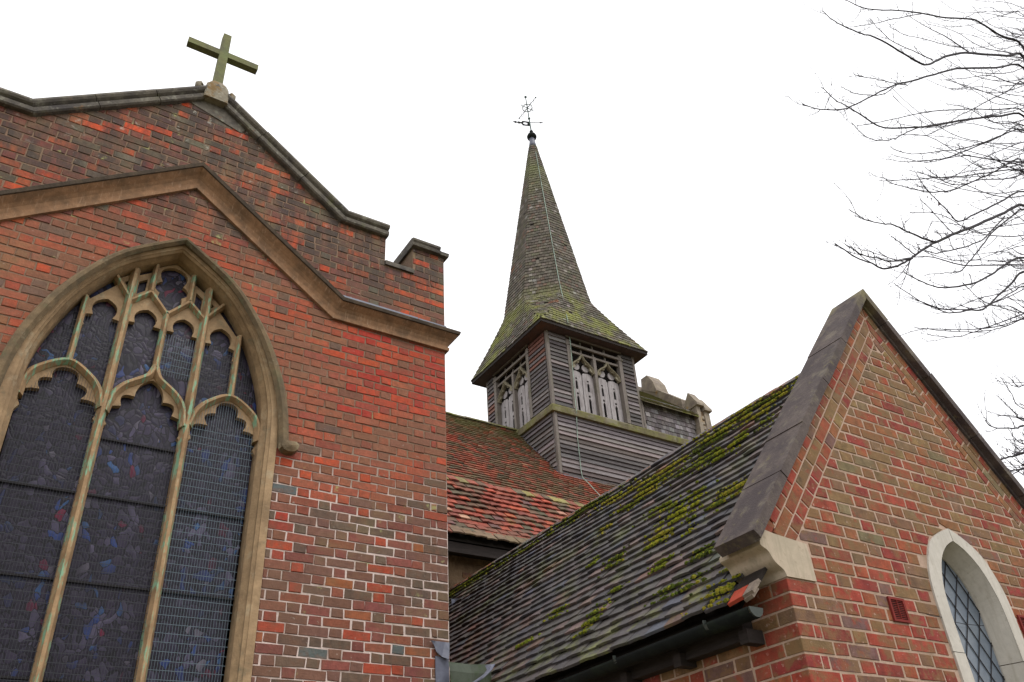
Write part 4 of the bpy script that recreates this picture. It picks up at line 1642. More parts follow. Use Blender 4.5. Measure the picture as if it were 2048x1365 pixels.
for (px, py, la, lb, n) in [(1575, 772, .05, .03, 40), (1572, 790, .06, .04, 60), (1560, 800, .06, .03, 50), (1530, 812, .12, .03, 60), (1500, 822, .1, .03, 50), (1480, 850, .10, .04, 80),
                            (1450, 868, .12, .04, 90), (1425, 890, .1, .03, 70), (1400, 880, .1, .03, 60), (1505, 868, .09, .03, 70), (1465, 895, .14, .035, 120), (1440, 915, .1, .03, 80),
                            (1410, 925, .14, .03, 80), (1470, 985, .08, .04, 110), (1450, 1000, .09, .035, 130), (1430, 1015, .08, .03, 100), (1485, 975, .05, .03, 60), (1380, 1015, .06, .04, 80),
                            (1365, 1030, .08, .04, 110), (1350, 1045, .07, .03, 90), (1330, 1070, .06, .04, 110), (1320, 1085, .05, .03, 80), (1370, 1000, .12, .03, 80), (1340, 1010, .1, .03, 70),
                            (1300, 985, .12, .03, 60), (1325, 960, .1, .03, 60), (1345, 940, .1, .03, 70), (1240, 1120, .05, .03, 60), (1195, 1125, .03, .02, 30), (1205, 1225, .035, .03, 70), (1190, 1245, .04, .03, 90),
                            (1185, 1255, .03, .02, 50), (1345, 1182, .06, .02, 60), (1392, 1170, .05, .02, 60), (1410, 1110, .05, .02, 50), (1330, 1130, .04, .02, 40), (1120, 1230, .06, .015, 40), (1470, 1130, .02, .03, 40),
                            (1475, 1165, .03, .04, 60), (1440, 1195, .07, .03, 70), (1060, 1290, .05, .01, 30), (1530, 830, .05, .02, 40), (960, 1155, .3, .04, 60), (925, 1178, .25, .05, 70), (1100, 1075, .25, .02, 30),
                            (1160, 1030, .25, .03, 110), (1180, 1020, .2, .04, 80), (1265, 985, .2, .03, 70), (1230, 1000, .2, .02, 50), (1300, 930, .3, .02, 80), (1420, 860, .25, .02, 90), (1270, 1010, .12, .02, 40),
                            (1215, 1060, .03, .02, 25), (1385, 1065, .03, .02, 25), (1240, 1180, .03, .015, 20), (1200, 960, .2, .02, 50), (1050, 1105, .2, .015, 40)]:
    moss_patch(px, py, la, lb, n)
mossb.build('moss', MOSS, roofB, stuff=True)

# eaves: fascia, gutter with brackets, broken verge tiles
mb = MB()
mb.box(3.51, 3.588, 3.16, 9.2, 1.09, 1.22)
mb.build('fascia', DARKW, vestry)
mb = MB()
mb.smooth = True
gx, gz, gr = 3.415, 1.195, 0.050
ring = [(gx - gr * math.cos(t), gz - gr * math.sin(t)) for t in [math.pi * i / 10 for i in range(11)]]
ys = [2.97, 3.9, 4.8, 5.7]
vs = [(x, y, z - (y - 2.97) * 0.004) for y in ys for x, z in ring]
mb.mesh(vs, [(i * 11 + j, i * 11 + j + 1, (i + 1) * 11 + j + 1, (i + 1) * 11 + j) for i in range(3) for j in range(10)])
gut = mb.build('gutter', IRON, vestry)
md = gut.modifiers.new('thick', 'SOLIDIFY')
md.thickness = 0.005
mb = MB()
vs = [(x, 2.966, z) for x, z in ring] + [(x, 2.958, z) for x, z in ring]
mb.mesh(vs, [tuple(range(11)), tuple(reversed(range(11, 22)))] + [(i, i + 1, 12 + i, 11 + i) for i in range(10)])
fix_normals(mb.build('gutter_end', GREYM, gut))
for y in (3.28, 4.06, 4.9):
    mb = MB()
    pts = [(gx - (gr + .006) * math.cos(t), y, gz + .004 - (gr + .006) * math.sin(t)) for t in [math.pi * i / 8 - 0.15 for i in range(9)]]
    for p, q in zip(pts[:-1], pts[1:]):
        mb.bar(p, q, 0.022, 0.006, up=Vector((0, 0, 1)))
    mb.build('gutter_bracket', GREYM, gut)
for y in (3.10, 3.62, 4.1, 4.58):
    mb = MB()
    mb.box(3.47, 3.588, y, y + 0.06, 1.06, 1.13)
    mb.build('rafter_foot', DARKW, vestry)
for (a0, a1, b0, b1, h, m, nm) in ((-3.105, -3.0, -0.012, 0.085, 0.03, REDT, 'cut_tile'), (-2.996, -2.925, 0.0, 0.095, 0.035, BUFT, 'verge_tile'), (-2.997, -2.94, -0.01, 0.06, 0.018, BUFT, 'verge_tile'), (-3.10, -2.93, 0.09, 0.2, 0.022, TIB_A if False else SLABD, 'verge_tile')):
    mb = MB()
    v = [FR.P(a0, b0, h), FR.P(a1, b0 + .01, h + .006), FR.P(a1 + .01, b1, h + .004), FR.P(a0 + .008, b1, h - .004)]
    w = [p - FR.N * 0.02 for p in v]
    mb.mesh(v + w, [(0, 1, 2, 3), (7, 6, 5, 4), (0, 4, 5, 1), (1, 5, 6, 2), (2, 6, 7, 3), (3, 7, 4, 0)])
    fix_normals(mb.build(nm, m, vestry))

# lead tray where the vestry roof meets the chancel corner
t0, t1, t2 = at(897, 1324, 5.98), at(940, 1329, 5.86), at(978, 1329, 5.72)
cols = []
for i, (p, dz) in enumerate(((t0, .0), (t0.lerp(t1, .5), -.006), (t1, .0), (t1.lerp(t2, .6), .002), (t2, .0))):
    cols.append([p, p + Vector((0.0, -0.02, -0.07)), p + Vector((0.01, -0.015, -0.16)), p + Vector((0.02, 0.02, -0.26))])
curl('lead_tray', cols, LEADG, vestry)
c = [at(976, 1330, 5.70), at(990, 1328, 5.66), at(984, 1340, 5.64), at(968, 1356, 5.66), at(955, 1368, 5.70)]
d = [at(970, 1332, 5.71), at(974, 1340, 5.69), at(968, 1348, 5.69), at(955, 1358, 5.70), at(940, 1368, 5.72)]
curl('lead_corner', [[p, p.lerp(q, .5) + Vector((0, -.01, .004)), q] for p, q in zip(c, d)], LEAD, vestry)
c = [at(902 + k, 1198 + 10 * k, 8.6) for k in range(5)]
curl('lead_flashing', [[p, p + Vector((.05, 0, 0)), p + Vector((.1, -.05, .02))] for p in c], LEAD, vestry)

# ================================================================== red-tiled chapel between chancel and nave
chapel = thing('side_chapel', 'low side chapel with uneven red clay tile roof directly behind the big brick gable', 'chapel', (7.0, 9.25, -1.6))
mb = MB()
mb.box(3.36, 9.6, 9.25, 10.7, -1.6, 3.86)
cw = mb.build('wall', RUBB, chapel)
PCw = Pieces('brick', cw, BRB_O, BRB_A, 60)
FD = Frame((0, 9.25, 0), (1, 0, 0), (0, 0, 1), (0, -1, 0))
for i, (x, z) in enumerate([(5.42, 3.56), (5.68, 3.56), (5.55, 3.48), (5.20, 3.18), (5.36, 3.18), (4.95, 3.62), (5.86, 3.40), (6.1, 3.56), (5.0, 3.10), (5.18, 3.10)]):
    vs, fs = brick_solid(jrect(0.21, 0.064, .006, RV), 0.01, 0.02, 0.006)
    PCw.add(FD, x, z, 0, vs, fs, vcol(pick(BR_LOW), 0.15))
PCw.build()
PD = math.radians(54)
cd, sd_ = math.cos(PD), math.sin(PD)
FDR = Frame((0, 8.90, 3.865), (1, 0, 0), (0, cd, sd_), (0, -sd_, cd))
GD = 0.128
mb = MB()
mb.face([FDR.P(3.4, 0.02, -0.02), FDR.P(9.6, 0.02, -0.02), FDR.P(9.6, 1.66, -0.02), FDR.P(3.4, 1.66, -0.02)])
top = FDR.P(0, 1.66, -0.02)
mb.face([(3.4, top.y, top.z), (9.6, top.y, top.z), (9.6, top.y + 1.0, top.z - 1.2), (3.4, top.y + 1.0, top.z - 1.2)])
mb.box(3.4, 9.6, 8.98, 9.24, 3.80, 3.845)
droof = mb.build('roof', SLABD, chapel)
mb = MB()
mb.box(3.4, 9.6, 8.93, 8.955, 3.72, 3.85)
mb.build('fascia', DARKW, chapel)
RD = random.Random(77)
TVD = [tile_solid(0.158, 0.20, 0.020, 0.048 + RD.uniform(-.006, .008), RD.uniform(.002, .007), 0.009, RD) for _ in range(12)]
TILE_D = [(30, srgb(142, 72, 58)), (24, srgb(122, 70, 58)), (20, srgb(100, 78, 64)), (10, srgb(158, 76, 56)), (14, srgb(88, 80, 64)), (3, srgb(164, 126, 104)), (6, srgb(108, 76, 76))]
PDt = Pieces('tile', droof, TID_O, TID_A)
for r in range(13):
    b = r * GD
    x = 4.2 + (0.0825 if r % 2 else 0)
    while x < 8.6:
        kick = 0.07 * max(0, 1 - b / 0.5) ** 2
        vi = RD.randrange(12)
        vs, fs = TVD[vi]
        col = vcol(pick(TILE_D), 0.18)
        if r > 11 and RD.random() < 0.4:
            col = vcol(srgb(138, 128, 74), 0.15)
        if r < 1 and RD.random() < 0.7:
            col = vcol(srgb(118, 98, 78), 0.15)
        PDt.add(FDR, x + RD.uniform(-.005, .005), b + RD.uniform(-.010, .010) + .012 * noise.noise((x * 1.5, r, 0)), kick + .016 * noise.noise((x * 1.2, b * 2, 9)), vs, fs, col, ('d', vi), RD.uniform(-.045, .045))
        x += 0.165
PDt.build()

# ================================================================== nave behind
nave = thing('nave', 'high nave with long red and mossy plain tile roof running beneath the belfry tower', 'church nave', (11, 15, -1.6))
PN = math.radians(48.6)
cn, sn = math.cos(PN), math.sin(PN)
FN = Frame((0, 14.0, 6.382), (1, 0, 0), (0, cn, sn), (0, -sn, cn))
LN = 4.97 / cn
mb = MB()
mb.face([FN.P(6.5, 0, -.03), FN.P(18.6, 0, -.03), FN.P(18.6, LN, -.03), FN.P(6.5, LN, -.03)])
rt = FN.P(0, LN, -.03)
mb.face([(6.5, rt.y, rt.z), (18.6, rt.y, rt.z), (18.6, rt.y + 5, rt.z - 5.6), (6.5, rt.y + 5, rt.z - 5.6)])
mb.build('roof', SLABD, nave)
mb = MB()
mb.box(6.6, 18.6, 14.25, 23.7, -1.6, 6.5)
mb.build('wall', RUBB, nave)
RN = random.Random(8)
mb = MB()
TILE_N = [(30, srgb(140, 76, 60)), (22, srgb(120, 72, 58)), (22, srgb(100, 82, 64)), (12, srgb(152, 78, 60)), (14, srgb(88, 78, 62)), (2, srgb(156, 120, 98))]
GN = 0.15
for r in range(int(LN / GN) + 1):
    b = r * GN
    yy = 14 + b * cn
    if yy < 14.9:
        continue
    x = 6.6 + (0.083 if r % 2 else 0)
    while x < 17.6:
        if x > 13.2 and yy > 17.15:
            break
        h = 0.018 * noise.noise((x * .7, b * .9, 4)) + RN.uniform(-.004, .006)
        red = noise.noise((x * .55, b * .8, 7.7)) - max(0, (b - 5.6)) * 0.6
        col = vcol(pick(TILE_N) if RN.random() < 0.5 else (srgb(146, 74, 56) if red > -0.05 else srgb(106, 84, 64)), 0.16)
        j = [RN.uniform(-.012, .012) for _ in range(2)]
        cr_, lf = 0.004, 0.048 + RN.uniform(-.006, .008)
        p = [FN.P(x - .08, b + j[0], h), FN.P(x + .08, b + j[1], h), FN.P(x + .08, b + j[1], h + lf), FN.P(x - .08, b + j[0], h + lf), FN.P(x + .08, b + 0.21, h), FN.P(x - .08, b + 0.21, h)]
        mb.mesh(p, [(0, 1, 2, 3), (3, 2, 4, 5), (0, 3, 5), (1, 4, 2)], col)
        x += 0.167
mb.build('roof_tile', TIN_A, nave, stuff=True)
mb = MB()
RG = FN.P(0, LN, 0)
x = 6.6
while x < 12.9:
    pr = [(math.cos(t) * .13, math.sin(t) * .10) for t in [math.pi * i / 6 for i in range(7)]]
    dz = 0.015 * noise.noise((x, 0, 0)) + RN.uniform(-.006, .006)
    vs = [(x, RG.y + a, RG.z - .03 + c + dz) for a, c in pr] + [(x + .44, RG.y + a, RG.z - .03 + c + dz) for a, c in pr]
    m2 = MB()
    m2.mesh(vs, [(i, i + 1, 8 + i, 7 + i) for i in range(6)] + [tuple(range(7)), tuple(range(7, 14))])
    fix_normals(m2.build('ridge_tile', LEDGE, nave))
    x += 0.447

# ================================================================== belfry tower with shingled broach spire
tower = thing('belfry_tower', 'dark weatherboarded belfry tower with traceried louvre openings and tall shingled spire', 'church tower', (14.64, 18.78, 6.0))
UX0, UX1, UY0, UY1 = 12.93, 16.375, 17.06, 20.55
FUF = Frame((0, UY0, 0), (1, 0, 0), (0, 0, 1), (0, -1, 0))
FUL = Frame((UX0, 0, 0), (0, -1, 0), (0, 0, 1), (-1, 0, 0))
FLF = Frame((0, 17.0, 0), (1, 0, 0), (0, 0, 1), (0, -1, 0))
FLL = Frame((12.90, 0, 0), (0, -1, 0), (0, 0, 1), (-1, 0, 0))
mb = MB()
mb.box(13.3, 16.0, 17.45, 20.2, 12.0, 14.6)
mb.box(12.96, 18.55, 17.06, 20.5, 9.0, 11.9)
mb.box(16.0, 16.35, 17.12, 20.5, 11.9, 14.6)
mb.box(13.0, 16.35, 20.2, 20.5, 11.9, 14.6)
mb.build('inner_core', DARKW, tower)  # solid boxes; dark timber colour also stands in for shade inside the belfry
RWD = random.Random(31)
BOARD = [(30, srgb(96, 90, 90)), (24, srgb(82, 76, 76)), (18, srgb(110, 103, 102)), (8, srgb(94, 82, 80)), (12, srgb(128, 121, 119))]
EXB = 0.1425


def boards(fr, a0, a1, z0, z1, warm=0.0, clipf=None):
    z = z0
    i = 0
    while z < z1 - 0.02:
        zt = min(z + EXB + 0.035, z1)
        poly = [(a0, z), (a1, z), (a1, zt), (a0, zt)]
        dz = [RWD.uniform(-.008, .008) for _ in range(2)]
        poly = [(a0, z + dz[0]), (a1, z + dz[1]), (a1, zt), (a0, zt)]
        if clipf:
            poly = clipf(poly)
        if len(poly) >= 3 and abs(area(poly)) > 0.004:
            lift = 0.052 + RWD.uniform(-.006, .010)
            hf = lambda b: 0.006 + lift * max(0.0, 1 - (b - z) / (EXB + 0.035))
            n = len(poly)
            vs = [tuple(fr.P(p[0], p[1], hf(p[1]))) for p in poly] + [tuple(fr.P(p[0], p[1], -0.02)) for p in poly]
            mb = MB()
            mb.mesh(vs, [tuple(range(n))] + [(n + k, n + (k + 1) % n, (k + 1) % n, k) for k in range(n)])
            o = mb.build('weatherboard', WOOD, tower)
            c = vcol(pick(BOARD), 0.12)
            if warm and RWD.random() < warm * max(0.0, (z - z0) / (z1 - z0)) ** 1.2 * 1.5:
                c = vcol(srgb(112, 74, 62), 0.12)
            o.color = (*c, 1)
        z += EXB
        i += 1


boards(FUF, 13.015, 13.655, 12.03, 14.60)
boards(FUF, 15.86, 16.30, 12.03, 14.60)
boards(FUL, -17.975, -17.145, 12.03, 14.60, warm=0.7)
boards(FUL, -20.47, -20.045, 12.03, 14.60, warm=0.5)


def roofclip(poly):
    # left lower face: keep what stands above the nave roof. a = -Y
    return clip(poly, -1.1343, -1, 1.1343 * 17.0 - 9.785 - 0.03)


boards(FLF, 13.0, 18.5, 9.74, 11.74)
boards(FLL, -20.5, -17.06, 9.74, 11.74, clipf=roofclip)
# corner posts
for (fr, pts) in ((FUF, [(12.93 + .04, 12.02, 14.62), (16.34, 12.02, 14.62)]), (FLF, [(12.945, 9.70, 11.74)])):
    for a, z0, z1 in pts:
        mb = MB()
        y = fr.O.y
        mb.box(a - 0.045, a + 0.045, y - 0.045, y + 0.06, z0, z1)
        mb.build('corner_post', POST, tower)
mb = MB()
mb.box(UX0 - 0.03, UX0 + 0.06, UY1 - 0.09, UY1, 12.02, 14.62)
mb.build('corner_post', POST, tower)
# mossy ledge between the stages
led = [(11.70, 0.0), (11.72, 0.13), (11.90, 0.14), (11.93, 0.125), (12.045, -0.03)]     # (z, out)
for (p, q) in (((12.93, 17.02), (18.62, 17.02)), ((12.93, 17.02), (12.93, 20.6))):
    mb = MB()
    vs = []
    for e, (x, y) in enumerate((p, q)):
        for z, o in led:
            if p[1] == q[1]:
                vs.append((x - o if e == 0 else x, y - o, z))
            else:
                vs.append((x - o, y - o if e == 0 else y, z))
    k = len(led)
    mb.mesh(vs, [(i, i + 1, k + i + 1, k + i) for i in range(k - 1)])
    fix_normals(mb.build('ledge', LEDGE, tower))
# lead flashing along the foot
for p, q in ((Vector((12.86, 16.93, 9.72)), Vector((15.5, 16.93, 9.70))), (Vector((12.86, 16.95, 9.76)), Vector((12.86, 18.85, 9.76 + 1.9 * 1.1343)))):
    mb = MB()
    mb.bar(p, q, 0.05, 0.03)
    mb.build('lead_flashing', LEAD, tower)


def opening(fr, c0, c1, mid, zb=12.03):
    # frame posts
    for a in (c0 - 0.07, c1 + 0.07):
        mb = MB()
        mb.bar(fr.P(a, zb, -0.02), fr.P(a, 14.50, -0.02), 0.135, 0.16, up=fr.N)
        mb.build('frame_post', POST, tower)
    mb = MB()
    mb.bar(fr.P(mid, zb, -0.05), fr.P(mid, 14.16, -0.05), 0.11, 0.14, up=fr.N)
    mb.build('frame_post', POST, tower)
    for z, h, w, ex, nm in ((14.615, 0.05, 0.07, 0.14, 'head_rail'), (14.34, 0.045, 0.08, 0.17, 'head_rail'), (14.115, -0.02, 0.07, 0.0, 'head_rail')):
        mb = MB()
        mb.bar(fr.P(c0 - ex, z, h), fr.P(c1 + ex, z, h), 0.10, w) if False else mb.bar(fr.P(c0 - ex, z, h), fr.P(c1 + ex, z, h), w, 0.06, up=fr.N)
        mb.build(nm, POST, tower)
    for k in range(1, 4):
        a = c0 + (c1 - c0) * k / 4
        mb = MB()
        mb.bar(fr.P(a, 14.13, -0.06), fr.P(a, 14.60, -0.06), 0.05, 0.05, up=fr.N)
        mb.build('upright', POST, tower)
    sec = [(-0.035, -0.10), (-0.035, 0.0), (-0.01, 0.045), (0.01, 0.045), (0.035, 0.0), (0.035, -0.10)]
    for l0, l1 in ((c0, mid - 0.055), (mid + 0.055, c1)):
        m_ = (l0 + l1) / 2
        for s in (0, 1):
            A = spline([(l0 + 0.02, 13.50), (l0 + 0.06, 13.66), (l0 + 0.20, 13.80), (m_ - 0.09, 13.92), (m_ - 0.002, 14.09)], 4)
            if s:
                A = [(2 * m_ - x, z) for x, z in reversed(A)]
            mb = MB()
            sweep(mb, A, sec, fn=lambda x, z, h: tuple(fr.P(x, z, h)))
            fix_normals(mb.build('tracery_arch', TRAC, tower))
            B = [(l0 + 0.02, 13.50), (l0 + 0.17, 13.60), (l0 + 0.15, 13.73), (l0 + 0.10, 13.72), (l0 + 0.04, 13.62)]
            C = [(l0 + 0.17, 13.76), (l0 + 0.31, 13.78), (m_ - 0.07, 13.935), (m_ - 0.10, 13.93)]
            if s:
                B = [(2 * m_ - x, z) for x, z in reversed(B)]
                C = [(2 * m_ - x, z) for x, z in reversed(C)]
            plate('cusp', TRAC, tower, B, [], fr, -0.06, 0.0)
            plate('cusp', TRAC, tower, C, [], fr, -0.06, 0.0)
            # pierced shutter board
            p0, p1 = (l0 + 0.004, m_ - 0.014) if s == 0 else (m_ + 0.014, l1 - 0.004)
            pc = (p0 + p1) / 2

            def circ(cx, cz, r, n=10):
                return [(cx + r * math.cos(2 * math.pi * i / n), cz + r * math.sin(2 * math.pi * i / n)) for i in range(n)]

            def lanc(cx, z0, z1, w):
                return [(cx - w, z0), (cx + w, z0), (cx + w, z1 - .08), (cx + w * .55, z1 - .03), (cx, z1), (cx - w * .55, z1 - .03), (cx - w, z1 - .08)]
            inn = p1 if s == 0 else p0
            out_ = p0 if s == 0 else p1
            sg = 1 if s == 0 else -1
            outl = [(p0, zb + 0.01), (p1, zb + 0.01), (p1, 13.40), (p1 - .04, 13.49), (pc, 13.53), (p0 + .04, 13.49), (p0, 13.40)]
            plate('shutter', SHUT, tower, outl, [lanc(pc, zb + 0.10, zb + 0.62, 0.046), circ(pc, zb + 0.68, 0.042), lanc(pc, zb + 0.84, zb + 1.16, 0.042), circ(pc, zb + 1.215, 0.036)], fr, -0.13, -0.10)
            plate('shutter_disc', SHUT, tower, circ(pc + sg * 0.045, 13.70, 0.135, 12), [], fr, -0.13, -0.10)


opening(FUF, 13.80, 15.70, 14.73)
opening(FUL, -19.91, -18.12, -18.98)

# eaves soffit
EX, EY, EH = 14.60, 18.75, 2.06
mb = MB()
mb.box(EX - EH, EX + EH, EY - EH, EY + EH, 14.615, 14.66)
mb.build('soffit', SOFF, tower)
mb = MB()
for s in (-1, 1):
    mb.box(EX - EH - .03, EX + EH + .03, EY + s * (EH + .015) - .012, EY + s * (EH + .015) + .012, 14.60, 14.70)
    mb.box(EX + s * (EH + .018) - .012, EX + s * (EH + .018) + .012, EY - EH - .002, EY + EH + .002, 14.602, 14.698)
mb.build('fascia', DARKW, tower)

ZE, ZK, ZA = 14.70, 16.60, 26.0


def sp_c(z):
    t = min(1, max(0, (z - ZE) / 2.3))
    return Vector((14.60 + (14.557 - 14.60) * t, 18.75 + (18.865 - 18.75) * t, 0))


def sp_dw(z):
    if z >= ZK:
        d = 0.158 * (ZA - z)
        return d, 0.4142 * d
    t = (ZK - z) / (ZK - ZE)
    d = 1.485 + (2.10 - 1.485) * t ** 1.06
    return d, d * (0.4142 + 0.5858 * t ** 0.9)


def sp_v(z, off=0.0):
    d, w = sp_dw(z)
    d += off
    w = w + off * (0.4142 if z >= ZK else 1.0 * (w / d))
    c = sp_c(z)
    return [c + Vector((x, y, z)) for x, y in ((-w, -d), (w, -d), (d, -w), (d, w), (w, d), (-w, d), (-d, w), (-d, -w))]


mb = MB()
zs = [ZE + 0.02 + (ZK - ZE - .02) * i / 10 for i in range(11)] + [ZK + (25.4 - ZK) * i / 10 for i in range(1, 11)]
rings = [sp_v(z) for z in zs]
for i in range(len(zs) - 1):
    for k in range(8):
        k2 = (k + 1) % 8
        mb.face([rings[i][k], rings[i][k2], rings[i + 1][k2], rings[i + 1][k]])
spire = mb.build('spire', SLABD, tower)
RSP = random.Random(4)
mb = MB()
SHC = [(30, srgb(95, 88, 79)), (26, srgb(84, 78, 69)), (18, srgb(104, 97, 87)), (10, srgb(92, 88, 72)), (4, srgb(130, 124, 118)), (4, srgb(102, 84, 74))]
z = ZE
row = 0
while z < 25.15:
    dz = 0.142 if z > ZK else 0.13
    zt = z + dz * 1.45
    V0, V1 = sp_v(z, 0.0), sp_v(min(zt, 25.4), 0.0)
    for k in range(8):
        k2 = (k + 1) % 8
        A, B, C, D = V0[k], V0[k2], V1[k], V1[k2]
        ln = (B - A).length
        if ln < 0.03:
            continue
        nrm = (B - A).cross(C - A).normalized() if (C - A).length > 1e-6 else Vector((0, 0, 1))
        n = max(1, round(ln / 0.135))
        sh = 0.5 if row % 2 else 0.0
        ed = [0.0] + [(i + sh + RSP.uniform(-.08, .08)) / n for i in range(0 if sh else 1, n)] + [1.0]
        ed = [e for e in ed if 0 <= e <= 1]
        for t0, t1 in zip(ed[:-1], ed[1:]):
            if t1 - t0 < 0.02:
                continue
            g_ = 0.004 / max(ln, .05)
            ta, tb = t0 + (g_ if t0 > 0 else 0), t1 - (g_ if t1 < 1 else 0)
            th = 0.030 + RSP.uniform(-.004, .006)
            dj = RSP.uniform(-.010, .010)
            up = Vector((0, 0, dj))
            p = [A.lerp(B, ta) + up, A.lerp(B, tb) + up]
            q = [C.lerp(D, tb), C.lerp(D, ta)]
            if RSP.random() < 0.004:
                continue
            vs = [p[0], p[1], p[1] + nrm * th, p[0] + nrm * th, q[0] + nrm * .003, q[1] + nrm * .003]
            mb.mesh(vs, [(0, 1, 2, 3), (3, 2, 4, 5), (0, 3, 5), (1, 4, 2)], vcol(pick(SHC), 0.14))
    z += dz
    row += 1
mb.build('shingle', SHING, spire, stuff=True)


def lathe(mb, prof, c, n=14):
    vs = []
    for r, z in prof:
        for i in range(n):
            t = 2 * math.pi * i / n
            vs.append((c[0] + r * math.cos(t), c[1] + r * math.sin(t), z))
    fs = [(i * n + j, i * n + (j + 1) % n, (i + 1) * n + (j + 1) % n, (i + 1) * n + j) for i in range(len(prof) - 1) for j in range(n)]
    fs += [tuple(reversed(range(n))), tuple((len(prof) - 1) * n + j for j in range(n))]
    mb.mesh(vs, fs)


SC = (14.557, 18.865)
mb = MB()
mb.smooth = True
lathe(mb, [(0.165, 25.12), (0.13, 25.35), (0.105, 25.55), (0.11, 25.64)], SC)
mb.build('lead_cap', LEAD, spire)
mb = MB()
mb.smooth = True
lathe(mb, [(0.10, 25.62), (0.185, 25.68), (0.20, 25.76), (0.17, 25.85), (0.09, 25.93), (0.05, 25.97), (0.075, 26.03), (0.07, 26.08), (0.03, 26.12)], SC)
mb.build('finial_cap', IRON, spire)

# ================================================================== weathervane
vane = thing('weathervane', 'slender iron weathervane with arrow and ringed cross arms on top of the spire', 'weathervane', (SC[0], SC[1], 26.1))
mb = MB()
top = Vector((SC[0] - 0.12, SC[1], 28.12))
bot = Vector((SC[0], SC[1], 26.1))
mb.tube([bot, bot.lerp(top, .5), top], [0.03, 0.024, 0.02], 6)
for f in (0.35, 0.985):
    p = bot.lerp(top, f)
    lathe(mb, [(0.015, p.z - .06), (0.055, p.z - .02), (0.055, p.z + .02), (0.015, p.z + .06)], (p.x, p.y), 8)
mb.build('pole', COPP, vane)
hub = bot.lerp(top, 0.66)
for d in (Vector((0, 1, 0)), Vector((0, -1, 0)), Vector((1, 0, 0)), Vector((-1, 0, 0))):
    mb = MB()
    e = hub + d * (0.62 if abs(d.y) > .5 else 0.30)
    mb.tube([hub, e], [0.018, 0.013], 5)
    if abs(d.y) > .5:
        mb.mesh([e + Vector(v) * .05 for v in ((1, 0, 0), (-1, 0, 0), (0, 1, 0), (0, -1, 0), (0, 0, 1), (0, 0, -1))], [(0, 2, 4), (2, 1, 4), (1, 3, 4), (3, 0, 4), (2, 0, 5), (1, 2, 5), (3, 1, 5), (0, 3, 5)])
        mb.tube([e, e + d * 0.12], [0.010, 0.003], 5)
    mb.build('cross_arm', COPP, vane)
for (ax, ay, r, cz, th) in ((Vector((1, 0, 0)), Vector((0, 1, 0)), 0.2, 0.0, 0.018), (Vector((1, 0, 0)), Vector((0, .3, 1)), 0.30, 0.0, 0.008), (Vector((0, 1, 0)), Vector((0, 0, 1)), 0.14, 0.36, 0.008), (Vector((0, 1, 0)), Vector((0, 0, 1)), 0.14, -0.36, 0.008)):
    mb = MB()
    c = hub + Vector((0, cz, 0))
    ring = [c + ax * r * math.cos(t) + ay * r * math.sin(t) for t in [2 * math.pi * i / 16 for i in range(17)]]
    mb.tube(ring, th, 4, cap=False)
    mb.build('ring', COPP, vane)
DV = Vector((0.86, -0.32, 0.0)).normalized()
vz = bot.lerp(top, 0.22)
mb = MB()
mb.tube([vz + Vector((0, 0, .04)), vz + DV * 0.42 + Vector((0, 0, .10))], 0.014, 5)
mb.tube([vz + DV * 0.40 + Vector((0, 0, .098)), vz + DV * 0.46 + Vector((0, 0, .11)), vz + DV * 0.60 + Vector((0, 0, .125))], [0.012, 0.035, 0.003], 6)
mb.build('arrow', IRON, vane)
NV = DV.cross(Vector((0, 0, 1)))
FV = Frame(vz - NV * 0.01, DV, (0, 0, 1), NV)
n_ = 12
plate('flag', IRON, vane, [(0.02, -.16), (0.02, .08), (-.32, .09), (-.34, .02), (-.42, .0), (-.46, .05), (-.50, .0), (-.58, .01), (-.60, .05), (-.64, .01), (-.72, -.02), (-.64, -.05), (-.60, -.10), (-.58, -.05), (-.50, -.05), (-.46, -.11), (-.42, -.06), (-.33, -.08), (-.32, -.17)],
      [[(-.19 + .10 * math.cos(2 * math.pi * i / n_), -.04 + .07 * math.sin(2 * math.pi * i / n_)) for i in range(n_)]], FV, -0.012, 0.012)

# lightning conductor
cab = MB()
pts = []
for z in (24.6, 23, 21.5, 20, 18.5, 17.2, 16.6):
    d, w = sp_dw(z)
    pts.append(sp_c(z) + Vector((-w + .015, -d - 0.035, z)))
pts += [at(1131, 620, sp_c(15.9).y - sp_dw(15.9)[0] - .04), at(1136, 646, EY - 2.16), at(1137, 658, 16.75), at(1139, 672, 16.98), at(1141, 690, 16.94), at(1146, 745, 16.93), at(1150, 795, 16.93), at(1152, 812, 16.84), at(1153, 822, 16.84), at(1153, 832, 16.93), at(1155, 875, 16.93),
        at(1160, 920, 16.93), at(1162, 940, 16.92), at(1165, 955, 16.90)]
for (px, py) in ((1180, 970), (1201, 993), (1212, 1006)):
    d = ray(px, py)
    k = (FN.O + FN.N * 0.06).dot(FN.N) / d.dot(FN.N)
    pts.append(d * k)
cab.tube(pts, 0.012, 5)
co_ = cab.build('lightning_cable', CABLE)
co_['label'] = 'thin greenish lightning conductor cable running down the spire and tower front'
co_['category'] = 'cable'

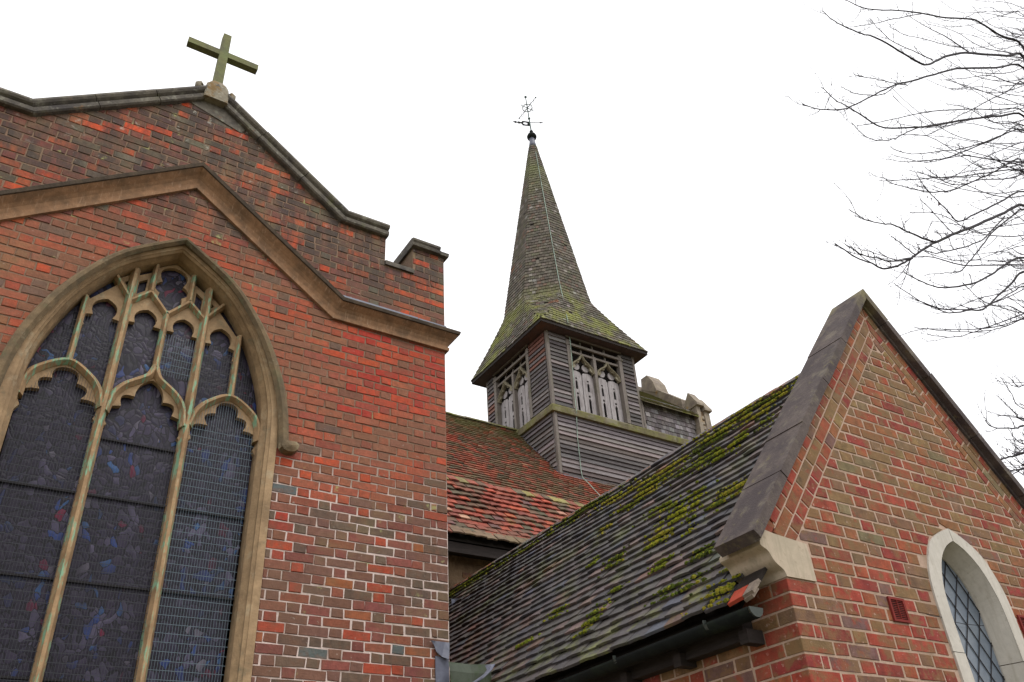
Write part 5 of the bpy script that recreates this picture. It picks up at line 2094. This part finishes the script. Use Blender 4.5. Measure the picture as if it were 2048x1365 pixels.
# ================================================================== west end of the nave: shingled wall and stone gable
west = thing('nave_gable_end', 'shingle-clad wall with mossy roof and stone gable parapet behind the right side of the tower', 'church gable', (17.9, 18, 12))
FWS = Frame((0, 17.08, 0), (1, 0, 0), (0, 0, 1), (0, -1, 0))
mb = MB()
mb.box(16.40, 18.66, 17.10, 17.4, 11.9, 13.10)
ws = mb.build('wall', DARKW, west)
PW = Pieces('wall_shingle', ws, mat('wall_shingle_single', 'obj', [(srgb(168, 164, 166), 3.0, 0.60, 0.72, 0.6, (8, 8, 1)), (srgb(70, 62, 62), 1.5, 0.5, 0.7, 0.6)], 0.2, 8, stretch=(6, 6, 1)), WSH)
SHW = [(30, srgb(104, 98, 98)), (24, srgb(92, 86, 86)), (16, srgb(122, 116, 118)), (8, srgb(140, 136, 138)), (10, srgb(84, 78, 76))]
for r in range(7):
    z0 = 12.03 + r * 0.165
    x = 16.47 + (0.09 if r % 2 else 0)
    while x < 18.56:
        w = RSP.uniform(0.12, 0.20)
        dj = RSP.uniform(-.008, .008)
        vs = [(-w / 2 + .003, dj, 0.0), (w / 2 - .003, dj, 0.0), (w / 2 - .003, dj, 0.03), (-w / 2 + .003, dj, 0.03), (w / 2 - .003, .20, 0.004), (-w / 2 + .003, .20, 0.004)]
        PW.add(FWS, x + w / 2, z0, 0, vs, [(0, 1, 2, 3), (3, 2, 4, 5), (0, 3, 5), (1, 4, 2)], vcol(pick(SHW), .12))
        x += w
PW.build()
mb = MB()
mb.box(16.39, 16.46, 17.0, 17.09, 12.03, 13.02)
mb.build('corner_post', POST, west)
PWR = math.radians(42)
FWR = Frame((0, 16.86, 12.96), (1, 0, 0), (0, math.cos(PWR), math.sin(PWR)), (0, -math.sin(PWR), math.cos(PWR)))
mb = MB()
v = [FWR.P(16.38, 0, 0), FWR.P(18.72, 0, 0), FWR.P(18.72, 2.95, 0), FWR.P(16.38, 2.95, 0)]
w = [p + Vector((0, 0, -.06)) for p in v]
mb.mesh(v + w, [(0, 1, 2, 3), (7, 6, 5, 4), (0, 4, 5, 1), (1, 5, 6, 2), (2, 6, 7, 3), (3, 7, 4, 0)])
wr = mb.build('roof', LEDGE, west)
mb = MB()
for r in range(18):
    x = 16.38 + (0.08 if r % 2 else 0)
    while x < 18.55:
        h = RSP.uniform(0.0, .012)
        b = r * 0.16 - 0.02 + RSP.uniform(-.012, .012)
        p = [FWR.P(x, b, h), FWR.P(x + .158, b, h), FWR.P(x + .158, b, h + .03), FWR.P(x, b, h + .03), FWR.P(x + .158, b + .22, .006), FWR.P(x, b + .22, .006)]
        mb.mesh(p, [(0, 1, 2, 3), (3, 2, 4, 5), (0, 3, 5), (1, 4, 2)], vcol(pick([(3, srgb(104, 100, 58)), (2, srgb(112, 92, 66)), (2, srgb(92, 92, 60))]), .15))
        x += 0.165
mb.build('roof_tile', TIN_A, wr, stuff=True)
mb = MB()
prof = [(17.05, 13.42), (18.62, 14.86), (18.62, 14.5), (17.05, 12.6)]
prof = [(17.38, 13.0), (19.2, 14.4), (19.2, 15.2), (18.60, 14.90), (17.38, 13.80)]
vs = [(18.60, y, z) for y, z in prof] + [(19.05, y, z) for y, z in prof]
mb.mesh(vs, [(0, 1, 2, 3, 4), (9, 8, 7, 6, 5)] + [(i, (i + 1) % 5, 5 + (i + 1) % 5, 5 + i) for i in range(5)])
fix_normals(mb.build('coping_stone', WSTONE, west))
mb = MB()
vs = [(18.58, 18.40, 14.60), (18.58, 19.15, 15.10), (18.58, 19.10, 15.52), (18.58, 18.78, 15.52), (18.58, 18.52, 15.10)]
vs += [(19.15, y, z) for _, y, z in vs]
mb.mesh(vs, [(0, 1, 2, 3, 4), (9, 8, 7, 6, 5)] + [(i, (i + 1) % 5, 5 + (i + 1) % 5, 5 + i) for i in range(5)])
fix_normals(mb.build('apex_stone', WSTONE, west))
mb = MB()
vs = [(18.55, 19.25, 15.0), (18.55, 19.7, 14.9), (18.55, 19.62, 15.35), (18.55, 19.4, 15.42)]
vs += [(19.1, y, z) for _, y, z in vs]
mb.mesh(vs, [(0, 1, 2, 3), (7, 6, 5, 4)] + [(i, (i + 1) % 4, 4 + (i + 1) % 4, 4 + i) for i in range(4)])
fix_normals(mb.build('apex_stone', WSTONE, west))
mb = MB()
mb.box(18.665, 19.05, 17.42, 20.2, 9.5, 13.52)
mb.build('gable_wall', RUBB, west)
mb = MB()
mb.box(18.70, 18.86, 16.88, 17.42, 11.2, 13.44)
mb.build('pier_stone', WSTONE, west)
mb = MB()
mb.box(19.02, 19.25, 16.88, 17.42, 11.2, 13.30)
mb.build('pier_stone', WSTONE, west)
mb = MB()
mb.box(18.862, 19.018, 16.93, 17.40, 11.2, 13.2)
pr_ = mb.build('pier_core', RUBB, west)
for z, w in ((12.2, .15), (12.4, .13), (12.58, .15), (12.76, .12), (12.95, .14)):
    mb = MB()
    vs, fs = brick_solid(jrect(w, 0.14, .02, RV), 0.035, 0.02, 0.02)
    FP = Frame((0, 16.93, 0), (1, 0, 0), (0, 0, 1), (0, -1, 0))
    mb.mesh([FP.P(18.94 + v[0], z + v[1], v[2]) for v in vs], fs)
    mb.build('rubble_stone', WSTONE, pr_)
for x0, x1, zt, zb in ((18.66, 18.98, 13.93, 13.42), (18.985, 19.30, 13.80, 13.28)):
    mb = MB()
    prof = [(16.78, zb), (17.10, zt), (17.46, zb + .02), (17.46, zb - .12), (16.78, zb - .08)]
    vs = [(x0, y, z) for y, z in prof] + [(x1, y, z) for y, z in prof]
    mb.mesh(vs, [(0, 1, 2, 3, 4), (9, 8, 7, 6, 5)] + [(i, (i + 1) % 5, 5 + (i + 1) % 5, 5 + i) for i in range(5)])
    fix_normals(mb.build('gablet', WSTONE, west))

# ================================================================== bare tree on the right
TB = Vector((18.0, 5.0, -1.6))
tree = thing('bare_tree', 'bare winter tree with long thin twigs reaching in from the right edge', 'tree', TB)
RTW = random.Random(42)
mb = MB()
mb.smooth = True
trunk = [TB, TB + Vector((.05, .1, 2)), TB + Vector((.25, .1, 4)), TB + Vector((.3, .3, 6.2)), TB + Vector((1.0, .5, 9.5)), TB + Vector((2.2, .6, 14))]
mb.tube(trunk, [.34, .29, .26, .22, .15, .05], 10)
mb.build('trunk', BARK, tree)
twigs = MB()


def twig(p, d, L, r, depth):
    n = 4 if L > 0.15 else 3
    pts = [Vector(p)]
    d = d.normalized()
    lift = Vector((-0.05, 0, 0.10))
    for i in range(n):
        d = (d + Vector((RTW.uniform(-.18, .18), RTW.uniform(-.18, .18), RTW.uniform(-.15, .15))) + lift * 1.2).normalized()
        pts.append(pts[-1] + d * L / n)
    twigs.tube(pts, [r * (1 - 0.6 * i / n) for i in range(n + 1)], 3, cap=False)
    if RTW.random() < 0.75:
        e = pts[-1]
        twigs.tube([e, e + d * 0.014, e + d * 0.028], [r * .5, r * 1.15, r * .2], 3, cap=False)
    if depth > 0:
        for i in range(1, n + 1):
            if RTW.random() < 0.6:
                s = Vector((RTW.uniform(-1, 1), RTW.uniform(-1, 1), RTW.uniform(-.4, 1)))
                twig(pts[i], d * 1.0 + s * 0.8, L * RTW.uniform(.15, .4), r * .7, depth - 1)


def branch(pts3, r0, r1, side=1.0, own=True):
    sp_ = spline([tuple(p) for p in pts3], 4)
    sp_ = [Vector(p) + Vector((RTW.uniform(-.006, .006), RTW.uniform(-.006, .006), RTW.uniform(-.008, .008))) for p in sp_]
    n = len(sp_)
    r0, r1 = r0 * 1.55, r1 * 2.0
    rad = [r0 + (r1 - r0) * (i / (n - 1)) ** 0.8 for i in range(n)]
    if own:
        mb = MB()
        mb.smooth = True
        mb.tube(sp_, rad, 6)
        mb.build('branch', BARK, tree)
    else:
        twigs.tube(sp_, rad, 4, cap=False)
    acc = 0.0
    nxt = RTW.uniform(.05, .15)
    for i in range(1, n):
        acc += (sp_[i] - sp_[i - 1]).length
        if acc > nxt:
            d = (sp_[i] - sp_[i - 1]).normalized()
            s = Vector((RTW.uniform(-1, 1), RTW.uniform(-1, 1), RTW.uniform(-.5, .9)))
            L = RTW.choice([.05, .06, .08, .12, .2, .32, .5]) * side
            twig(sp_[i], d + s * 0.9, L, min(rad[i] * .8, .0085 if L > .18 else .0065), 1 if L > .15 else 0)
            acc = 0
            nxt = RTW.uniform(.06, .18)


def c2(l):
    return [(1580 + x / 4.137, y / 4.137) for x, y in l]


def c3(l):
    return [(1640 + x / 3.792, 320 + y / 3.792) for x, y in l]


def c4(l):
    return [(1880 + x / 4.548, 700 + y / 4.548) for x, y in l]


traced = [
    (c2([(1936, 400), (1750, 300), (1580, 195), (1500, 160), (1300, 150), (1070, 110), (900, 90), (640, 75), (480, 10), (390, -10)]), 5.2, 5.6, .024, .004),
    (c2([(1936, 480), (1800, 465), (1600, 450), (1450, 440), (1300, 465), (1200, 510), (1130, 540), (1050, 510), (900, 420), (700, 310), (590, 280), (450, 220), (350, 165), (265, 90)]), 5.6, 5.0, .028, .0035),
    (c2([(1936, 565), (1700, 565), (1450, 565), (1330, 580), (1150, 630), (980, 680), (870, 705), (700, 785), (500, 885), (400, 910), (250, 905), (100, 865)]), 5.4, 4.8, .020, .0035),
    (c2([(1936, 690), (1800, 760), (1650, 830), (1540, 890), (1400, 960), (1250, 1060), (1150, 1110)]), 6.2, 5.8, .014, .003),
    (c2([(1936, 965), (1750, 960), (1600, 975), (1400, 1000), (1200, 1040), (1050, 1055), (780, 1060), (600, 960), (480, 885), (370, 825), (260, 720)]), 6.0, 5.4, .022, .0035),
    (c2([(1936, 925), (1700, 910), (1450, 905), (1200, 920), (1100, 935), (900, 975), (700, 1020), (560, 1045)]), 6.4, 6.2, .015, .003),
    (c2([(1936, 1040), (1750, 1120), (1600, 1180), (1400, 1240), (1320, 1245), (1000, 1275), (830, 1220)]), 5.8, 5.5, .014, .003),
    (c2([(1936, 1080), (1650, 1170), (1320, 1300), (1100, 1330), (950, 1340), (820, 1320)]), 6.6, 6.2, .016, .003),
    (c2([(1400, 1000), (1100, 1050), (940, 1110), (870, 1145), (760, 1165), (640, 1140), (560, 1070), (510, 1015)]), 5.8, 5.3, .010, .003),
    (c2([(1480, 435), (1300, 310), (1200, 260), (1080, 195), (960, 120)]), 5.5, 5.8, .012, .003),
    (c2([(1440, 400), (1270, 370), (1100, 320), (950, 290), (820, 220)]), 5.5, 5.2, .009, .003),
    (c2([(1100, 115), (900, 150), (720, 190), (600, 215), (470, 230)]), 5.4, 5.3, .009, .003),
    (c2([(1180, 500), (1060, 440), (860, 350), (740, 250), (665, 155)]), 5.4, 5.2, .009, .003),
    (c2([(960, 700), (860, 690), (700, 655), (560, 630), (530, 615)]), 5.2, 5.0, .008, .003),
    (c2([(860, 720), (760, 785), (560, 780), (480, 750), (420, 720)]), 5.1, 5.0, .007, .003),
    (c2([(1936, 130), (1720, 140), (1580, 190), (1450, 215), (1330, 225), (1150, 185)]), 6.0, 6.4, .010, .003),
    (c3([(1547, 240), (1350, 330), (1180, 410), (1050, 470), (980, 400), (870, 290), (800, 210), (730, 105)]), 5.6, 5.3, .015, .003),
    (c3([(1547, 345), (1400, 400), (1200, 490), (1000, 570), (880, 625), (790, 675), (700, 740), (620, 790), (490, 830), (390, 785), (270, 740), (110, 635)]), 5.0, 4.6, .020, .0035),
    (c3([(880, 625), (740, 580), (620, 525), (550, 490), (470, 485), (340, 450), (225, 380)]), 4.75, 4.5, .011, .003),
    (c3([(1547, 380), (1450, 430), (1300, 560), (1200, 690), (1100, 810), (1050, 850), (950, 860), (810, 870)]), 5.8, 5.6, .013, .003),
    (c3([(1547, 740), (1400, 800), (1300, 870), (1150, 940), (950, 970), (860, 960), (700, 890), (630, 845)]), 5.3, 5.0, .016, .003),
    (c3([(1547, 850), (1450, 940), (1350, 1030), (1240, 1135), (1150, 1140), (980, 1160), (890, 1130), (795, 1095)]), 5.7, 5.4, .017, .003),
    (c3([(1547, 960), (1470, 1000), (1290, 1100), (1230, 1140)]), 5.9, 5.7, .010, .004),
    (c3([(1547, 90), (1300, 95), (1120, 120), (900, 135), (700, 150), (540, 160), (450, 155)]), 6.1, 5.8, .013, .003),
    (c3([(1500, -10), (1300, 100), (1150, 170), (1000, 230), (830, 245), (680, 215), (550, 180), (480, 135)]), 5.6, 5.3, .013, .003),
    (c3([(700, 745), (560, 770), (400, 740), (300, 710), (195, 640)]), 4.7, 4.6, .008, .003),
    (c3([(1547, 650), (1400, 690), (1250, 710), (1050, 730)]), 6.6, 6.4, .008, .003),
    (c3([(1400, 430), (1250, 590), (1130, 650), (980, 690), (880, 710), (790, 685)]), 5.4, 5.0, .010, .004),
    (c3([(1547, 1210), (1450, 1250), (1340, 1265), (1240, 1275)]), 6.0, 5.9, .007, .003),
    (c3([(720, 720), (620, 640), (540, 580)]), 4.7, 4.6, .006, .003),
    (c3([(1030, 560), (980, 530), (870, 410), (760, 300)]), 4.9, 5.1, .007, .003),
    (c4([(764, 690), (710, 715), (590, 710), (470, 700), (410, 640)]), 6.2, 6.0, .011, .004),
    (c4([(764, 940), (690, 960), (610, 980), (530, 1000)]), 5.9, 5.8, .012, .006),
    (c4([(530, 1000), (470, 930), (390, 830)]), 5.8, 5.75, .005, .003),
    (c4([(764, 650), (700, 590), (620, 520), (515, 410)]), 6.4, 6.2, .008, .003),
    (c4([(764, 540), (650, 400), (550, 245)]), 6.6, 6.4, .006, .003),
    (c4([(764, 1080), (700, 1092), (640, 1105)]), 6.0, 5.9, .010, .005),
]
for pl, y0, y1, r0, r1 in traced:
    n = len(pl)
    p3 = [at(x, y, y0 + (y1 - y0) * i / (n - 1) + .05 * math.sin(i * 1.7)) for i, (x, y) in enumerate(pl)]
    if pl[0][0] > 2040:                          # carry the limb on to the trunk beyond the frame
        dr = (p3[0] - p3[1]).normalized()
        tz = min(12.0, max(2.5, p3[0].z + (18.2 - p3[0].x) * max(-.35, min(.3, dr.z / max(.2, abs(dr.x))))))
        t = None
        for a, b in zip(trunk[:-1], trunk[1:]):
            if a.z <= tz <= b.z:
                t = a.lerp(b, (tz - a.z) / (b.z - a.z))
        m = p3[0].lerp(t, 0.4) + dr * 0.15
        p3 = [t, m] + p3
        r0 = r0 * 1.25
    branch(p3, r0, r1)
# finer background boughs, thickening towards the right edge
for i in range(102):
    y0 = RTW.uniform(5, 640) if i < 72 else RTW.uniform(0, 340) if i < 92 else RTW.uniform(760, 960)
    reach = 40 + RTW.random() ** 1.4 * (190 if y0 < 160 else 270) if i < 92 else RTW.uniform(30, 85)
    Y = RTW.uniform(5.4, 7.6)
    sl_ = RTW.uniform(-.1, .55)
    pl = [(2075 - reach * t, y0 + reach * sl_ * t - reach * 0.35 * t * t * RTW.uniform(.4, 1.2) + 10 * math.sin(i + t * 4)) for t in (0, .25, .5, .75, 1.0)]
    p3 = [at(x, y, Y - .25 * j / 4) for j, (x, y) in enumerate(pl)]
    branch(p3, RTW.uniform(.008, .014), .003, 1.0, own=False)
twigs.build('twig', TWIG, tree, stuff=True)
for (x, y) in c3([(945, 110), (1115, 220), (1180, 200), (905, 335), (985, 385), (935, 435), (1090, 640), (1390, 750), (845, 300), (1485, 935), (1045, 340), (815, 285)]) + c4([(615, 915)]) + c2([(720, 295), (228, 880), (1930, 805)]):
    p = at(x, y, 5.4)
    mb = MB()
    s = RTW.uniform(.02, .04)
    a = Vector((RTW.uniform(-1, 1), RTW.uniform(-1, 1), RTW.uniform(-.5, .5))).normalized()
    b = a.orthogonal().normalized()
    c = a.cross(b)
    mb.mesh([p - Vector((0, 0, s)), p + a * s * .7 + c * s * .3, p + Vector((0, 0, s)) + b * s * .3, p - a * s * .6 + c * s * .4, p + b * s * .25], [(0, 1, 4), (1, 2, 4), (2, 3, 4), (3, 0, 4)])
    mb.build('leaf', LEAFM, tree)
